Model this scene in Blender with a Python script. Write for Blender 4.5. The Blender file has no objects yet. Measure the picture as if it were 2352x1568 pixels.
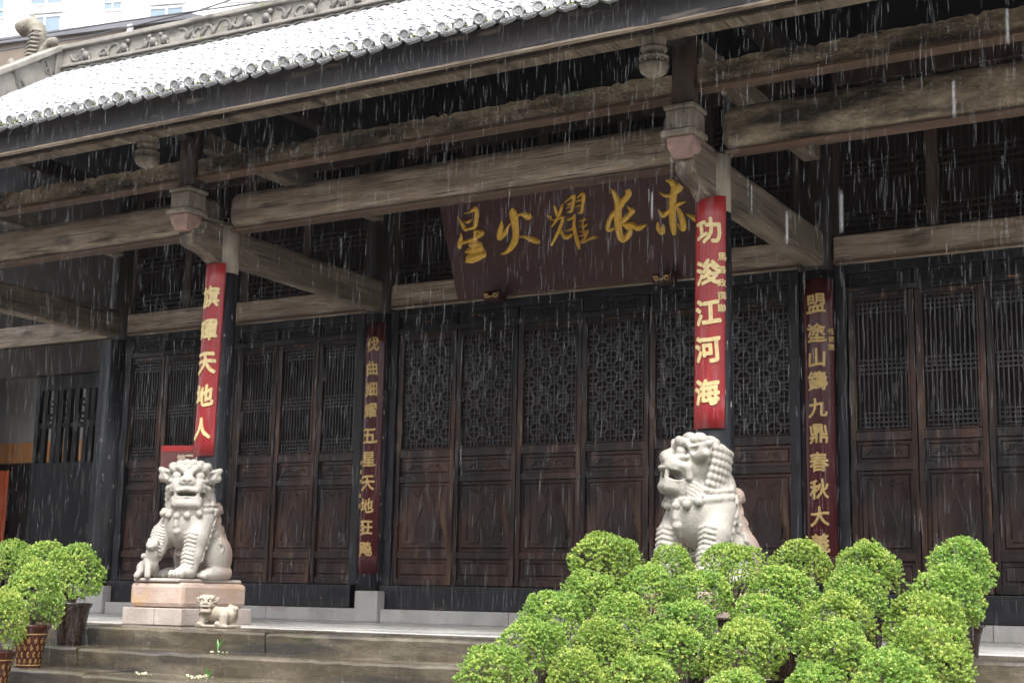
import bpy, bmesh, math, random
import numpy as np
from mathutils import Vector, Matrix

# ------------------------------------------------------------------ camera, sky, sun, exposure
SC = bpy.context.scene
COL = SC.collection
YAW, PITCH, ROLL = -0.5284518593946168, 0.17820606138289477, 0.02070549602102069
def cam_axes():
    cy, sy = math.cos(YAW), math.sin(YAW)
    fwd = Vector((sy*math.cos(PITCH), cy*math.cos(PITCH), math.sin(PITCH)))
    right = Vector((cy, -sy, 0)); up = right.cross(fwd)
    c, s = math.cos(ROLL), math.sin(ROLL)
    return c*right+s*up, c*up-s*right, fwd
cr, cu, cf = cam_axes()
cam_data = bpy.data.cameras.new("camera")
cam = bpy.data.objects.new("camera", cam_data); COL.objects.link(cam)
cam.matrix_world = Matrix(((cr.x, cu.x, -cf.x, 8.1708), (cr.y, cu.y, -cf.y, -11.4071), (cr.z, cu.z, -cf.z, 0.2560), (0, 0, 0, 1)))
cam_data.sensor_width = 36.0
cam_data.lens = 3259.9/2352*36
cam_data.clip_start = 0.1; cam_data.clip_end = 500
cam_data.dof.use_dof = True; cam_data.dof.focus_distance = 8.8; cam_data.dof.aperture_fstop = 5.6
SC.camera = cam

SUN_EL, SUN_AZ = 58.0, 150.0        # elevation; azimuth clockwise from +Y
world = bpy.data.worlds.new("World"); SC.world = world; world.use_nodes = True
wn, wl = world.node_tree.nodes, world.node_tree.links
sky = wn.new("ShaderNodeTexSky"); sky.sky_type = 'NISHITA'; sky.sun_disc = False
sky.sun_elevation = math.radians(SUN_EL); sky.sun_rotation = math.radians(SUN_AZ)
sky.dust_density = 4.0; sky.air_density = 1.0; sky.ozone_density = 1.0
hs = wn.new("ShaderNodeHueSaturation"); hs.inputs["Saturation"].default_value = 0.22
wl.new(sky.outputs[0], hs.inputs["Color"])
bg = wn["Background"]; bg.inputs["Strength"].default_value = 0.15
wl.new(hs.outputs[0], bg.inputs["Color"])
sun_data = bpy.data.lights.new("sun", 'SUN'); sun_data.energy = 1.35; sun_data.angle = math.radians(30)
sun_data.color = (1.0, 0.97, 0.93)
sun = bpy.data.objects.new("sun", sun_data); COL.objects.link(sun)
a, e = math.radians(SUN_AZ), math.radians(SUN_EL)
sun.rotation_euler = Vector((math.sin(a)*math.cos(e), math.cos(a)*math.cos(e), math.sin(e))).to_track_quat('Z', 'Y').to_euler()
sun.location = (4, -10, 14)
SC.view_settings.view_transform = 'Standard'; SC.view_settings.look = 'None'
SC.view_settings.exposure = 1.7; SC.view_settings.gamma = 1.0; SC.view_settings.use_curve_mapping = False
SC.cycles.max_bounces = 6; SC.cycles.transparent_max_bounces = 12
SC.cycles.use_denoising = True

rng = random.Random(7)
nrng = np.random.default_rng(11)

# ------------------------------------------------------------------ helpers
def link(o, parent=None):
    COL.objects.link(o)
    if parent is not None:
        o.parent = parent
    return o

def thing(name, label, cat, loc=(0, 0, 0), rotz=0.0, group=None):
    o = bpy.data.objects.new(name, None); COL.objects.link(o)
    o.location = loc; o.rotation_euler = (0, 0, rotz); o.empty_display_size = 0.2
    o["label"] = label; o["category"] = cat
    if group: o["group"] = group
    return o

def tag(o, label=None, cat=None, group=None, kind=None):
    if label: o["label"] = label
    if cat: o["category"] = cat
    if group: o["group"] = group
    if kind: o["kind"] = kind
    return o

def copy_tree(o, parent=None):
    c = o.copy(); COL.objects.link(c)
    if parent is not None: c.parent = parent
    for ch in [x for x in o.children]:
        copy_tree(ch, c)
    return c

class MB:
    """collects shapes and links them as one mesh object"""
    def __init__(s): s.v = []; s.f = []; s.sm = []
    def add(s, vs, fs, smooth=False):
        b = len(s.v); s.v += [tuple(map(float, p)) for p in vs]
        for f in fs:
            s.f.append(tuple(i+b for i in f)); s.sm.append(smooth)
    def box(s, x0, x1, y0, y1, z0, z1, M=None):
        vs = [(x, y, z) for x in (x0, x1) for y in (y0, y1) for z in (z0, z1)]
        if M is not None: vs = [tuple(M @ Vector(p)) for p in vs]
        s.add(vs, [(0, 1, 3, 2), (4, 6, 7, 5), (0, 4, 5, 1), (2, 3, 7, 6), (0, 2, 6, 4), (1, 5, 7, 3)])
    def bar(s, p, q, w, t, up=(0, 0, 1)):
        p, q = Vector(p), Vector(q); d = (q-p)
        L = d.length; d.normalize(); sd = d.cross(Vector(up))
        if sd.length < 1e-6: sd = d.cross(Vector((0, 1, 0)))
        sd.normalize(); u = sd.cross(d)
        vs = [p+d*a+sd*b*w/2+u*c*t/2 for a in (0, L) for b in (-1, 1) for c in (-1, 1)]
        s.add(vs, [(0, 1, 3, 2), (4, 6, 7, 5), (0, 4, 5, 1), (2, 3, 7, 6), (0, 2, 6, 4), (1, 5, 7, 3)])
    def tube(s, pts, rad, n=8, caps=True, smooth=True):
        pts = [Vector(p) for p in pts]
        if not hasattr(rad, '__len__'): rad = [rad]*len(pts)
        rings = []; prev = None
        for i, p in enumerate(pts):
            d = (pts[min(i+1, len(pts)-1)]-pts[max(i-1, 0)]).normalized()
            if prev is None:
                a = d.orthogonal().normalized()
            else:
                a = (prev-d*prev.dot(d)).normalized()
            prev = a; b = d.cross(a)
            rings.append([p+(a*math.cos(t)+b*math.sin(t))*rad[i] for t in [2*math.pi*k/n for k in range(n)]])
        vs = [q for r in rings for q in r]; fs = []
        for i in range(len(pts)-1):
            for k in range(n):
                fs.append((i*n+k, i*n+(k+1) % n, (i+1)*n+(k+1) % n, (i+1)*n+k))
        if caps:
            fs.append(tuple(range(n))[::-1]); fs.append(tuple((len(pts)-1)*n+k for k in range(n)))
        s.add(vs, fs, smooth)
    def lathe(s, prof, c=(0, 0, 0), n=28, smooth=True, caps=True):
        vs = []; fs = []
        for r, z in prof:
            for k in range(n):
                t = 2*math.pi*k/n
                vs.append((c[0]+r*math.cos(t), c[1]+r*math.sin(t), c[2]+z))
        for i in range(len(prof)-1):
            for k in range(n):
                fs.append((i*n+k, i*n+(k+1) % n, (i+1)*n+(k+1) % n, (i+1)*n+k))
        if caps:
            fs.append(tuple(range(n))[::-1]); fs.append(tuple((len(prof)-1)*n+k for k in range(n)))
        s.add(vs, fs, smooth)
    def prism(s, poly, fn0, fn1):
        n = len(poly); vs = [fn0(p) for p in poly]+[fn1(p) for p in poly]
        fs = [tuple(range(n)), tuple(range(2*n-1, n-1, -1))]
        fs += [(i, i+n, (i+1) % n+n, (i+1) % n) for i in range(n)]
        s.add(vs, fs)
    def build(s, name, mat, parent=None, bevel=0.0, loc=None):
        me = bpy.data.meshes.new(name); me.from_pydata(s.v, [], s.f)
        me.polygons.foreach_set("use_smooth", s.sm); me.materials.append(mat); me.update()
        o = bpy.data.objects.new(name, me)
        if bevel:
            m = o.modifiers.new("bevel", 'BEVEL'); m.width = bevel; m.segments = 2; m.limit_method = 'ANGLE'; m.angle_limit = math.radians(40)
        link(o, parent)
        if loc: o.location = loc
        return o

def mesh_np(name, V, Fq, mat, parent=None, smooth=True):
    me = bpy.data.meshes.new(name)
    Fq = np.asarray(Fq, np.int32); k = Fq.shape[1]
    me.vertices.add(len(V)); me.vertices.foreach_set("co", np.asarray(V, np.float32).ravel())
    me.loops.add(Fq.size); me.loops.foreach_set("vertex_index", Fq.ravel())
    me.polygons.add(len(Fq)); me.polygons.foreach_set("loop_start", np.arange(0, Fq.size, k, dtype=np.int32))
    me.polygons.foreach_set("use_smooth", [smooth]*len(Fq))
    me.update(calc_edges=True); me.validate(); me.materials.append(mat)
    o = bpy.data.objects.new(name, me); link(o, parent)
    return o

# ------------------------------------------------------------------ materials
def new_mat(name):
    m = bpy.data.materials.new(name); m.use_nodes = True
    return m, m.node_tree.nodes, m.node_tree.links, m.node_tree.nodes["Principled BSDF"]

def ramp(nd, stops):
    r = nd.new("ShaderNodeValToRGB"); el = r.color_ramp.elements
    while len(el) < len(stops): el.new(0.5)
    for e_, (p, c) in zip(el, stops):
        e_.position = p; e_.color = tuple(c)+(1,) if len(c) == 3 else c
    return r

def surf(name, stops, scale=(6, 6, 6), rough=(0.5, 0.8), bump=0.2, bscale=None, detail=9, spec=0.5, extra=None, bdist=0.01):
    """noise-mixed colour + matching roughness and bump; scale is per axis so that grain can run along one"""
    m, nd, lk, p = new_mat(name)
    tc = nd.new("ShaderNodeTexCoord"); mp = nd.new("ShaderNodeMapping"); mp.inputs["Scale"].default_value = scale
    lk.new(tc.outputs["Object"], mp.inputs["Vector"])
    n = nd.new("ShaderNodeTexNoise"); n.inputs["Scale"].default_value = 1.0; n.inputs["Detail"].default_value = detail; n.inputs["Roughness"].default_value = 0.62
    lk.new(mp.outputs[0], n.inputs["Vector"])
    rp = ramp(nd, stops); lk.new(n.outputs["Fac"], rp.inputs[0])
    col = rp.outputs[0]
    if extra:
        # patches of another colour: (colour, scale, low, high)
        for colr, sc, lo, hi in extra:
            mp2 = nd.new("ShaderNodeMapping"); mp2.inputs["Scale"].default_value = sc; mp2.inputs["Location"].default_value = (3.1*lo, 7.7, 1.3)
            lk.new(tc.outputs["Object"], mp2.inputs["Vector"])
            n2 = nd.new("ShaderNodeTexNoise"); n2.inputs["Scale"].default_value = 1.0; n2.inputs["Detail"].default_value = 8
            lk.new(mp2.outputs[0], n2.inputs["Vector"])
            r2 = ramp(nd, [(lo, (0, 0, 0)), (hi, (1, 1, 1))]); lk.new(n2.outputs["Fac"], r2.inputs[0])
            mx = nd.new("ShaderNodeMix"); mx.data_type = 'RGBA'
            lk.new(r2.outputs[0], mx.inputs["Factor"]); lk.new(col, mx.inputs[6]); mx.inputs[7].default_value = tuple(colr)+(1,)
            col = mx.outputs[2]
    lk.new(col, p.inputs["Base Color"])
    mr = nd.new("ShaderNodeMapRange"); mr.inputs["To Min"].default_value = rough[0]; mr.inputs["To Max"].default_value = rough[1]
    mr.inputs["From Min"].default_value = 0.3; mr.inputs["From Max"].default_value = 0.7
    lk.new(n.outputs["Fac"], mr.inputs["Value"]); lk.new(mr.outputs[0], p.inputs["Roughness"])
    p.inputs["Specular IOR Level"].default_value = spec
    if bump:
        nb = nd.new("ShaderNodeTexNoise"); nb.inputs["Scale"].default_value = 1.0; nb.inputs["Detail"].default_value = 8
        mb = nd.new("ShaderNodeMapping"); mb.inputs["Scale"].default_value = bscale or tuple(3*x for x in scale)
        lk.new(tc.outputs["Object"], mb.inputs["Vector"]); lk.new(mb.outputs[0], nb.inputs["Vector"])
        b = nd.new("ShaderNodeBump"); b.inputs["Strength"].default_value = bump; b.inputs["Distance"].default_value = bdist
        lk.new(nb.outputs["Fac"], b.inputs["Height"]); lk.new(b.outputs[0], p.inputs["Normal"])
    return m

M = {}
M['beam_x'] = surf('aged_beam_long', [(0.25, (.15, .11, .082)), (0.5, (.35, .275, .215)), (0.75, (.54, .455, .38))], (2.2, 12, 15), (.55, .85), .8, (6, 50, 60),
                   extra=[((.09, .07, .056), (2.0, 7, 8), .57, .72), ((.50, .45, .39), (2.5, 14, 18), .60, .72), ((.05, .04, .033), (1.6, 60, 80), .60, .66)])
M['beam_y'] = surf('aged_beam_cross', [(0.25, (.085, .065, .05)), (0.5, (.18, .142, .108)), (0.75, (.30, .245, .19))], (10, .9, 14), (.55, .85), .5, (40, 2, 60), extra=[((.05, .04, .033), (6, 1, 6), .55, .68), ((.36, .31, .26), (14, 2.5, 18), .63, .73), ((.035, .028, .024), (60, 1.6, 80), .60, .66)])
M['beam_carved'] = surf('carved_beam', [(0.3, (.12, .092, .068)), (0.5, (.33, .265, .20)), (0.7, (.50, .42, .32))], (5, 8, 9), (.55, .85), 1.0, (16, 16, 22), bdist=.025,
                        extra=[((.05, .04, .033), (1.2, 5, 6), .52, .66), ((.17, .21, .17), (1.5, 4, 4), .62, .7)])
M['lip'] = surf('beam_edge_red', [(0.3, (.065, .042, .03)), (0.7, (.17, .105, .075))], (1, 10, 10), (.5, .8), .3)
M['dark_wood'] = surf('dark_brown_wood', [(0.3, (.010, .007, .007)), (0.7, (.030, .021, .018))], (3, 3, 3), (.45, .7), .3, (30, 30, 8))
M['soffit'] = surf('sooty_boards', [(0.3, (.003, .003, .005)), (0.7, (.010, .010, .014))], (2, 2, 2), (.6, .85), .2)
M['fascia'] = surf('wet_fascia_board', [(0.3, (.022, .022, .028)), (0.7, (.075, .068, .072))], (1.2, 8, 3), (.38, .65), .3, extra=[((.30, .25, .21), (1.5, 6, 9), .62, .72)])
M['post'] = surf('red_brown_post', [(0.3, (.026, .016, .013)), (0.7, (.075, .047, .038))], (8, 8, 2), (.5, .75), .3)
M['bracket'] = surf('pale_bracket_wood', [(0.3, (.15, .125, .10)), (0.7, (.38, .33, .28))], (14, 14, 5), (.6, .85), .7, (40, 40, 20), extra=[((.10, .085, .07), (25, 25, 8), .58, .70)])
M['pink'] = surf('pink_painted_wood', [(0.3, (.22, .15, .125)), (0.7, (.48, .30, .26))], (9, 9, 14), (.6, .85), .3)
M['black_lacquer'] = surf('black_lacquer_column', [(0.3, (.007, .008, .011)), (0.7, (.024, .026, .033))], (4, 4, 1.2), (.32, .55), .15, (12, 12, 3),
                          extra=[((.42, .40, .36), (22, 22, 9), .655, .69)])
M['black_beam'] = surf('black_lacquer_beam', [(0.3, (.006, .006, .008)), (0.7, (.018, .018, .023))], (1.2, 5, 5), (.35, .6), .2,
                       extra=[((.33, .14, .06), (3, 9, 26), .70, .73)])
M['column_top'] = surf('bare_column_top', [(0.3, (.28, .23, .18)), (0.7, (.52, .46, .38))], (6, 6, 4), (.6, .85), .4)
M['door'] = surf('worn_door_lacquer', [(0.25, (.021, .009, .007)), (0.5, (.052, .022, .015)), (0.78, (.14, .070, .044))], (5, 5, 1.3), (.24, .5), .25, (40, 40, 5),
                 extra=[((.010, .009, .013), (2.2, 2, 1.0), .47, .64), ((.15, .085, .05), (9, 9, 1.6), .60, .74)])
def vary(m, lo, hi):
    nd, lk = m.node_tree.nodes, m.node_tree.links; p = nd["Principled BSDF"]; src = p.inputs["Base Color"].links[0].from_socket
    oi = nd.new("ShaderNodeObjectInfo"); mr = nd.new("ShaderNodeMapRange"); mr.inputs["To Min"].default_value = lo; mr.inputs["To Max"].default_value = hi
    lk.new(oi.outputs["Random"], mr.inputs["Value"]); mu = nd.new("ShaderNodeVectorMath"); mu.operation = 'SCALE'
    lk.new(src, mu.inputs[0]); lk.new(mr.outputs[0], mu.inputs["Scale"]); lk.new(mu.outputs[0], p.inputs["Base Color"])
vary(M['door'], .4, 1.25)
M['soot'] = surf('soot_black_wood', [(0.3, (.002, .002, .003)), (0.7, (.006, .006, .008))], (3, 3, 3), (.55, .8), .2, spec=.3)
M['lattice'] = surf('door_lattice_wood', [(0.3, (.024, .021, .024)), (0.7, (.065, .055, .056))], (4, 4, 4), (.22, .42), .1)
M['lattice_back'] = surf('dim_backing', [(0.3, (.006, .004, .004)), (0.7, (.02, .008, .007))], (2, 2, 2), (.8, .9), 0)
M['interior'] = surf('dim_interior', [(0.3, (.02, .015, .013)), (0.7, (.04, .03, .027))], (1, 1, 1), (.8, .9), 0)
M['red_board'] = surf('weathered_red_lacquer', [(0.25, (.22, .015, .021)), (0.5, (.34, .022, .025)), (0.75, (.47, .04, .033))], (9, 9, 1.6), (.25, .5), .15,
                      extra=[((.36, .11, .12), (12, 12, 2.0), .55, .72)])
M['maroon'] = surf('maroon_lacquer', [(0.3, (.055, .006, .009)), (0.7, (.095, .010, .013))], (5, 5, 1), (.18, .3), .05)
M['plaque'] = surf('plaque_lacquer', [(0.3, (.032, .005, .008)), (0.7, (.058, .008, .012))], (2, 3, 3), (.3, .45), .05)
def gold(name, c, metal=.25):
    m, nd, lk, p = new_mat(name)
    tc = nd.new("ShaderNodeTexCoord"); n = nd.new("ShaderNodeTexNoise"); n.inputs["Scale"].default_value = 30
    lk.new(tc.outputs["Object"], n.inputs["Vector"])
    r = ramp(nd, [(.3, tuple(.75*x for x in c)), (.7, c)]); lk.new(n.outputs["Fac"], r.inputs[0]); lk.new(r.outputs[0], p.inputs["Base Color"])
    p.inputs["Metallic"].default_value = metal; p.inputs["Roughness"].default_value = .42
    return m
M['gold'] = gold('gilding', (.95, .58, .09), .1)
M['pale_gold'] = gold('pale_gilding', (.88, .70, .34), .0)
M['dull_gold'] = gold('dull_gilding', (.75, .52, .20), .1)
M['stone_floor'] = surf('pale_floor_slabs', [(0.3, (.38, .37, .35)), (0.7, (.54, .525, .50))], (1.5, 1.5, 1.5), (.18, .4), .1, (20, 20, 20))
M['base_stone'] = surf('grey_base_stone', [(0.3, (.33, .32, .30)), (0.7, (.50, .485, .46))], (3, 3, 3), (.5, .75), .25, (40, 40, 40), extra=[((.36, .28, .24), (2, 2, 3), .56, .68)])
M['step'] = surf('wet_step_stone', [(0.25, (.035, .028, .019)), (0.5, (.095, .079, .055)), (0.75, (.19, .165, .125))], (2.4, 4, 5), (.05, .34), .6, (10, 14, 18), bdist=.015,
                 extra=[((.045, .05, .02), (1.2, 3, 6), .60, .70), ((.05, .045, .04), (.8, 2, 7), .50, .64)])
M['step_edge'] = surf('step_edge_highlight', [(0.35, (.14, .12, .09)), (0.5, (.38, .36, .33)), (0.7, (.60, .59, .57))], (4, 6, 6), (.08, .35), .4, (30, 30, 30))  # pale tone paints the bright wet highlight along the step noses
M['ground'] = surf('wet_courtyard_paving', [(0.3, (.12, .11, .095)), (0.7, (.24, .22, .19))], (1, 1, 1), (.1, .4), .3, (8, 8, 8))
M['sandstone'] = surf('pink_sandstone', [(0.25, (.28, .205, .165)), (0.5, (.38, .285, .24)), (0.75, (.48, .39, .335))], (3, 3, 4), (.55, .8), .4, (30, 30, 40),
                      extra=[((.42, .28, .17), (2.2, 2.2, 3), .55, .66)])
M['pale_sandstone'] = surf('light_sandstone', [(0.3, (.29, .24, .21)), (0.7, (.43, .38, .34))], (4, 4, 4), (.55, .8), .3, (40, 40, 40))

def lion_mat(name):
    m, nd, lk, p = new_mat(name)
    tc = nd.new("ShaderNodeTexCoord")
    n = nd.new("ShaderNodeTexNoise"); n.inputs["Scale"].default_value = 5; n.inputs["Detail"].default_value = 7
    lk.new(tc.outputs["Object"], n.inputs["Vector"])
    cream = ramp(nd, [(.3, (.29, .27, .235)), (.7, (.41, .385, .345))]); lk.new(n.outputs["Fac"], cream.inputs[0])
    pink = ramp(nd, [(.3, (.26, .185, .15)), (.7, (.37, .285, .24))]); lk.new(n.outputs["Fac"], pink.inputs[0])
    sx = nd.new("ShaderNodeSeparateXYZ"); lk.new(tc.outputs["Object"], sx.inputs[0])
    ad = nd.new("ShaderNodeMath"); ad.operation = 'MULTIPLY_ADD'; ad.inputs[1].default_value = .35; lk.new(n.outputs["Fac"], ad.inputs[0]); lk.new(sx.outputs["Y"], ad.inputs[2])
    r = ramp(nd, [(.20, (0, 0, 0)), (.34, (1, 1, 1))]); lk.new(ad.outputs[0], r.inputs[0])
    mx = nd.new("ShaderNodeMix"); mx.data_type = 'RGBA'; lk.new(r.outputs[0], mx.inputs["Factor"]); lk.new(cream.outputs[0], mx.inputs[6]); lk.new(pink.outputs[0], mx.inputs[7])
    lk.new(mx.outputs[2], p.inputs["Base Color"]); p.inputs["Roughness"].default_value = .68
    nb = nd.new("ShaderNodeTexNoise"); nb.inputs["Scale"].default_value = 60; nb.inputs["Detail"].default_value = 6; lk.new(tc.outputs["Object"], nb.inputs["Vector"])
    b = nd.new("ShaderNodeBump"); b.inputs["Strength"].default_value = .55; b.inputs["Distance"].default_value = .008; lk.new(nb.outputs["Fac"], b.inputs["Height"]); lk.new(b.outputs[0], p.inputs["Normal"])
    return m
M['lion'] = lion_mat('carved_lion_stone')
M['small_lion'] = surf('weathered_carved_stone', [(0.3, (.25, .21, .165)), (0.7, (.40, .35, .285))], (6, 6, 6), (.6, .8), .3, (50, 50, 50))
M['tile'] = surf('wet_grey_tile', [(0.3, (.27, .275, .29)), (0.7, (.44, .445, .46))], (7, 5, 5), (.14, .32), .12, (30, 30, 30), spec=.9, extra=[((.07, .07, .07), (9, 6, 6), .69, .76)])
M['tile_end'] = surf('grey_tile_end', [(0.3, (.13, .13, .135)), (0.7, (.26, .26, .265))], (20, 20, 20), (.35, .6), .5, (90, 90, 90))
M['moss'] = surf('roof_moss', [(0.3, (.09, .11, .015)), (0.7, (.26, .26, .05))], (30, 30, 30), (.8, .9), .6)
M['ridge'] = surf('ridge_plaster', [(0.3, (.15, .138, .12)), (0.7, (.29, .27, .24))], (2.5, 3, 4), (.5, .75), .4, (20, 20, 25), extra=[((.07, .062, .055), (2, 3, 5), .55, .67), ((.14, .16, .06), (3, 3, 6), .68, .74)])
M['ridge_relief'] = surf('ridge_relief_plaster', [(0.3, (.08, .075, .068)), (0.7, (.22, .205, .185))], (6, 6, 6), (.5, .75), .4)
M['finial'] = surf('weathered_finial', [(0.3, (.13, .115, .092)), (0.7, (.27, .245, .20))], (6, 6, 14), (.6, .8), .9, (20, 20, 50), bdist=.02, extra=[((.22, .26, .10), (5, 5, 5), .62, .72)])
M['tower'] = surf('pale_tower_wall', [(0.3, (.80, .80, .80)), (0.7, (.86, .86, .86))], (.2, .2, .2), (.7, .8), 0)
M['tower_frame'] = surf('white_window_frame', [(0.3, (.80, .80, .80)), (0.7, (.86, .86, .86))], (1, 1, 1), (.4, .5), 0)
M['glass'] = surf('tower_glass', [(0.3, (.16, .22, .27)), (0.7, (.26, .33, .38))], (.25, .25, .1), (.08, .15), 0)
M['tan'] = surf('tan_render', [(0.3, (.15, .115, .09)), (0.7, (.25, .20, .165))], (1.2, 1.2, .4), (.7, .85), .2)
M['cap'] = surf('dark_wall_cap', [(0.3, (.10, .10, .115)), (0.7, (.17, .17, .19))], (1, 2, 2), (.4, .6), .2)
M['cable'] = surf('black_cable', [(0.3, (.06, .06, .07)), (0.7, (.10, .10, .11))], (5, 5, 5), (.4, .5), 0)
M['pole'] = surf('grey_pole', [(0.3, (.40, .41, .43)), (0.7, (.52, .53, .55))], (5, 5, 5), (.4, .5), 0)
M['pot_dark'] = surf('dark_glazed_pot', [(0.3, (.012, .007, .006)), (0.7, (.035, .018, .013))], (8, 8, 5), (.08, .2), .1, extra=[((.16, .12, .07), (14, 14, 14), .66, .72)])
M['pot_red'] = surf('red_brown_glaze', [(0.3, (.04, .011, .008)), (0.7, (.08, .021, .012))], (8, 8, 5), (.1, .22), .1)
M['pot_flower'] = surf('ochre_flower_glaze', [(0.3, (.30, .17, .05)), (0.7, (.46, .28, .10))], (20, 20, 20), (.15, .3), .1)
M['terracotta'] = surf('unglazed_foot', [(0.3, (.34, .19, .11)), (0.7, (.48, .29, .18))], (8, 8, 8), (.7, .8), .2)
M['soil'] = surf('potting_soil', [(0.3, (.02, .015, .01)), (0.7, (.05, .038, .026))], (20, 20, 20), (.8, .9), .6)
M['stem'] = surf('shrub_wood', [(0.3, (.07, .05, .035)), (0.7, (.17, .13, .09))], (30, 30, 8), (.7, .9), .5)
M['sign_maroon'] = surf('printed_sign', [(0.3, (.15, .05, .045)), (0.7, (.18, .062, .055))], (2, 2, 2), (.4, .5), 0)
M['sign_red'] = surf('printed_red_corner', [(0.3, (.40, .022, .022)), (0.7, (.45, .03, .028))], (2, 2, 2), (.4, .5), 0)
M['sign_text'] = surf('printed_lettering', [(0.3, (.62, .50, .38)), (0.7, (.66, .54, .42))], (2, 2, 2), (.5, .6), 0)
M['metal'] = surf('dark_sign_post', [(0.3, (.05, .05, .05)), (0.7, (.09, .09, .09))], (5, 5, 5), (.35, .5), 0)
M['room_white'] = surf('white_partition', [(0.3, (.42, .41, .41)), (0.7, (.48, .47, .47))], (2, 2, 2), (.5, .7), 0)
M['room_orange'] = surf('orange_painted_band', [(0.3, (.62, .27, .09)), (0.7, (.70, .33, .12))], (2, 2, 2), (.5, .7), 0)
M['room_red'] = surf('orange_red_drape', [(0.3, (.62, .09, .02)), (0.7, (.75, .14, .03))], (14, 14, 1), (.5, .7), .2)
M['petal'] = surf('fallen_blossom', [(0.3, (.55, .55, .30)), (0.7, (.75, .74, .52))], (40, 40, 40), (.5, .6), 0)

def leaf_mat(name):
    m, nd, lk, p = new_mat(name)
    at = nd.new("ShaderNodeAttribute"); at.attribute_name = "leafcol"
    oi = nd.new("ShaderNodeObjectInfo")
    h = nd.new("ShaderNodeHueSaturation")
    mr = nd.new("ShaderNodeMapRange"); mr.inputs["To Min"].default_value = .488; mr.inputs["To Max"].default_value = .512
    lk.new(oi.outputs["Random"], mr.inputs["Value"]); lk.new(mr.outputs[0], h.inputs["Hue"])
    lk.new(at.outputs["Color"], h.inputs["Color"])
    lk.new(h.outputs[0], p.inputs["Base Color"]); p.inputs["Roughness"].default_value = .32
    tr = nd.new("ShaderNodeBsdfTranslucent"); lk.new(h.outputs[0], tr.inputs["Color"])
    mx = nd.new("ShaderNodeMixShader"); mx.inputs[0].default_value = .35
    lk.new(p.outputs[0], mx.inputs[1]); lk.new(tr.outputs[0], mx.inputs[2])
    lk.new(mx.outputs[0], nd["Material Output"].inputs["Surface"])
    return m
M['leaf'] = leaf_mat('box_leaves')

def rain_mat(name):
    m, nd, lk, p = new_mat(name)
    nd.remove(p)
    tr = nd.new("ShaderNodeBsdfTransparent"); df = nd.new("ShaderNodeBsdfDiffuse"); df.inputs[0].default_value = (.86, .88, .92, 1)
    tl = nd.new("ShaderNodeBsdfTranslucent"); tl.inputs[0].default_value = (.86, .88, .92, 1)
    m1 = nd.new("ShaderNodeMixShader"); m1.inputs[0].default_value = .5; lk.new(df.outputs[0], m1.inputs[1]); lk.new(tl.outputs[0], m1.inputs[2])
    m2 = nd.new("ShaderNodeMixShader"); m2.inputs[0].default_value = .21; lk.new(tr.outputs[0], m2.inputs[1]); lk.new(m1.outputs[0], m2.inputs[2])
    lk.new(m2.outputs[0], nd["Material Output"].inputs["Surface"])
    return m
M['rain'] = rain_mat('rain_water')

# ------------------------------------------------------------------ ground, terrace, steps
g = MB(); g.box(-60, 60, -60, -7.6, -1.6, -1.26)
tag(g.build('courtyard_ground', M['ground']), kind='structure')
EDGE, RISE, TREAD = -3.9, 0.135, 0.42
t = MB()
for i in range(14):           # floor slabs with fine joints
    x0 = -7.0+i*1.3
    t.box(x0+.003, x0+1.297, -3.12, 0.02, -0.3, 0.0)
t.box(-7, 11.2, 0.02, 6.0, -.3, -.006)
terrace = tag(t.build('terrace_floor', M['stone_floor'], bevel=.004), kind='structure')
gb = MB(); gb.box(-60, 60, -7.6, 60, -1.6, -1.28)
tag(gb.build('ground_under_hall', M['ground']), kind='structure')
stairs = thing('stone_stairs', 'broad flight of worn wet grey stone steps up to the hall', 'stairs', (2.0, -3.9, -1.26))
for k in range(9):
    s = MB(); r = random.Random(40+k)
    y1 = EDGE - TREAD*(k-1) if k else -3.125
    y0 = EDGE - TREAD*k; ztop = -RISE*k - (0 if k else .004)
    x = -7.0
    while x < 11.2:           # separate stones, each edge a little uneven
        L = r.uniform(1.5, 2.3); x1 = min(x+L, 11.2); n = 14
        zt = ztop - r.uniform(0, .010); fy = y0 + r.uniform(-.012, .012)
        vs = []; fs = []
        for i in range(n+1):
            xx = x+.004+(x1-x-.008)*i/n
            j = r.uniform(-.007, .007); d = r.uniform(-.006, .004)
            vs += [(xx, y1+.05, zt), (xx, fy+.030, zt+d*.4), (xx, fy+.012+j, zt-.005+d), (xx, fy+j, zt-.020+d), (xx, fy+.014+j*.5, zt-RISE-.05), (xx, y1+.05, zt-RISE-.05)]
        for i in range(n):
            for q in range(6):
                a0, a1 = i*6+q, i*6+(q+1) % 6
                fs.append((a0, a0+6, a1+6, a1))
        fs += [tuple(range(5, -1, -1)), tuple(n*6+q for q in range(6))]
        s.add(vs, fs); x = x1
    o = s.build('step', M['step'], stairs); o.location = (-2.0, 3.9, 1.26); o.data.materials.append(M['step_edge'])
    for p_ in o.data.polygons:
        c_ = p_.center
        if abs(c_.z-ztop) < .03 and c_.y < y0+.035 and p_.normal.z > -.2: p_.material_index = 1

# ------------------------------------------------------------------ temple hall
hall = thing('temple_hall', 'dark timber temple hall with tiled eave, carved lattice doors and black columns', 'building', (0, 0, 0))
H = hall
XL, XR = -6.2, 9.2          # ends of the roof
CX = [-3.59, 0.0, 4.5, 8.1]  # column lines
OY = -2.37                   # outer column row
def part(mb, name, mat, parent=H, bevel=0.0):
    return mb.build(name, M[mat], parent, bevel)

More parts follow.
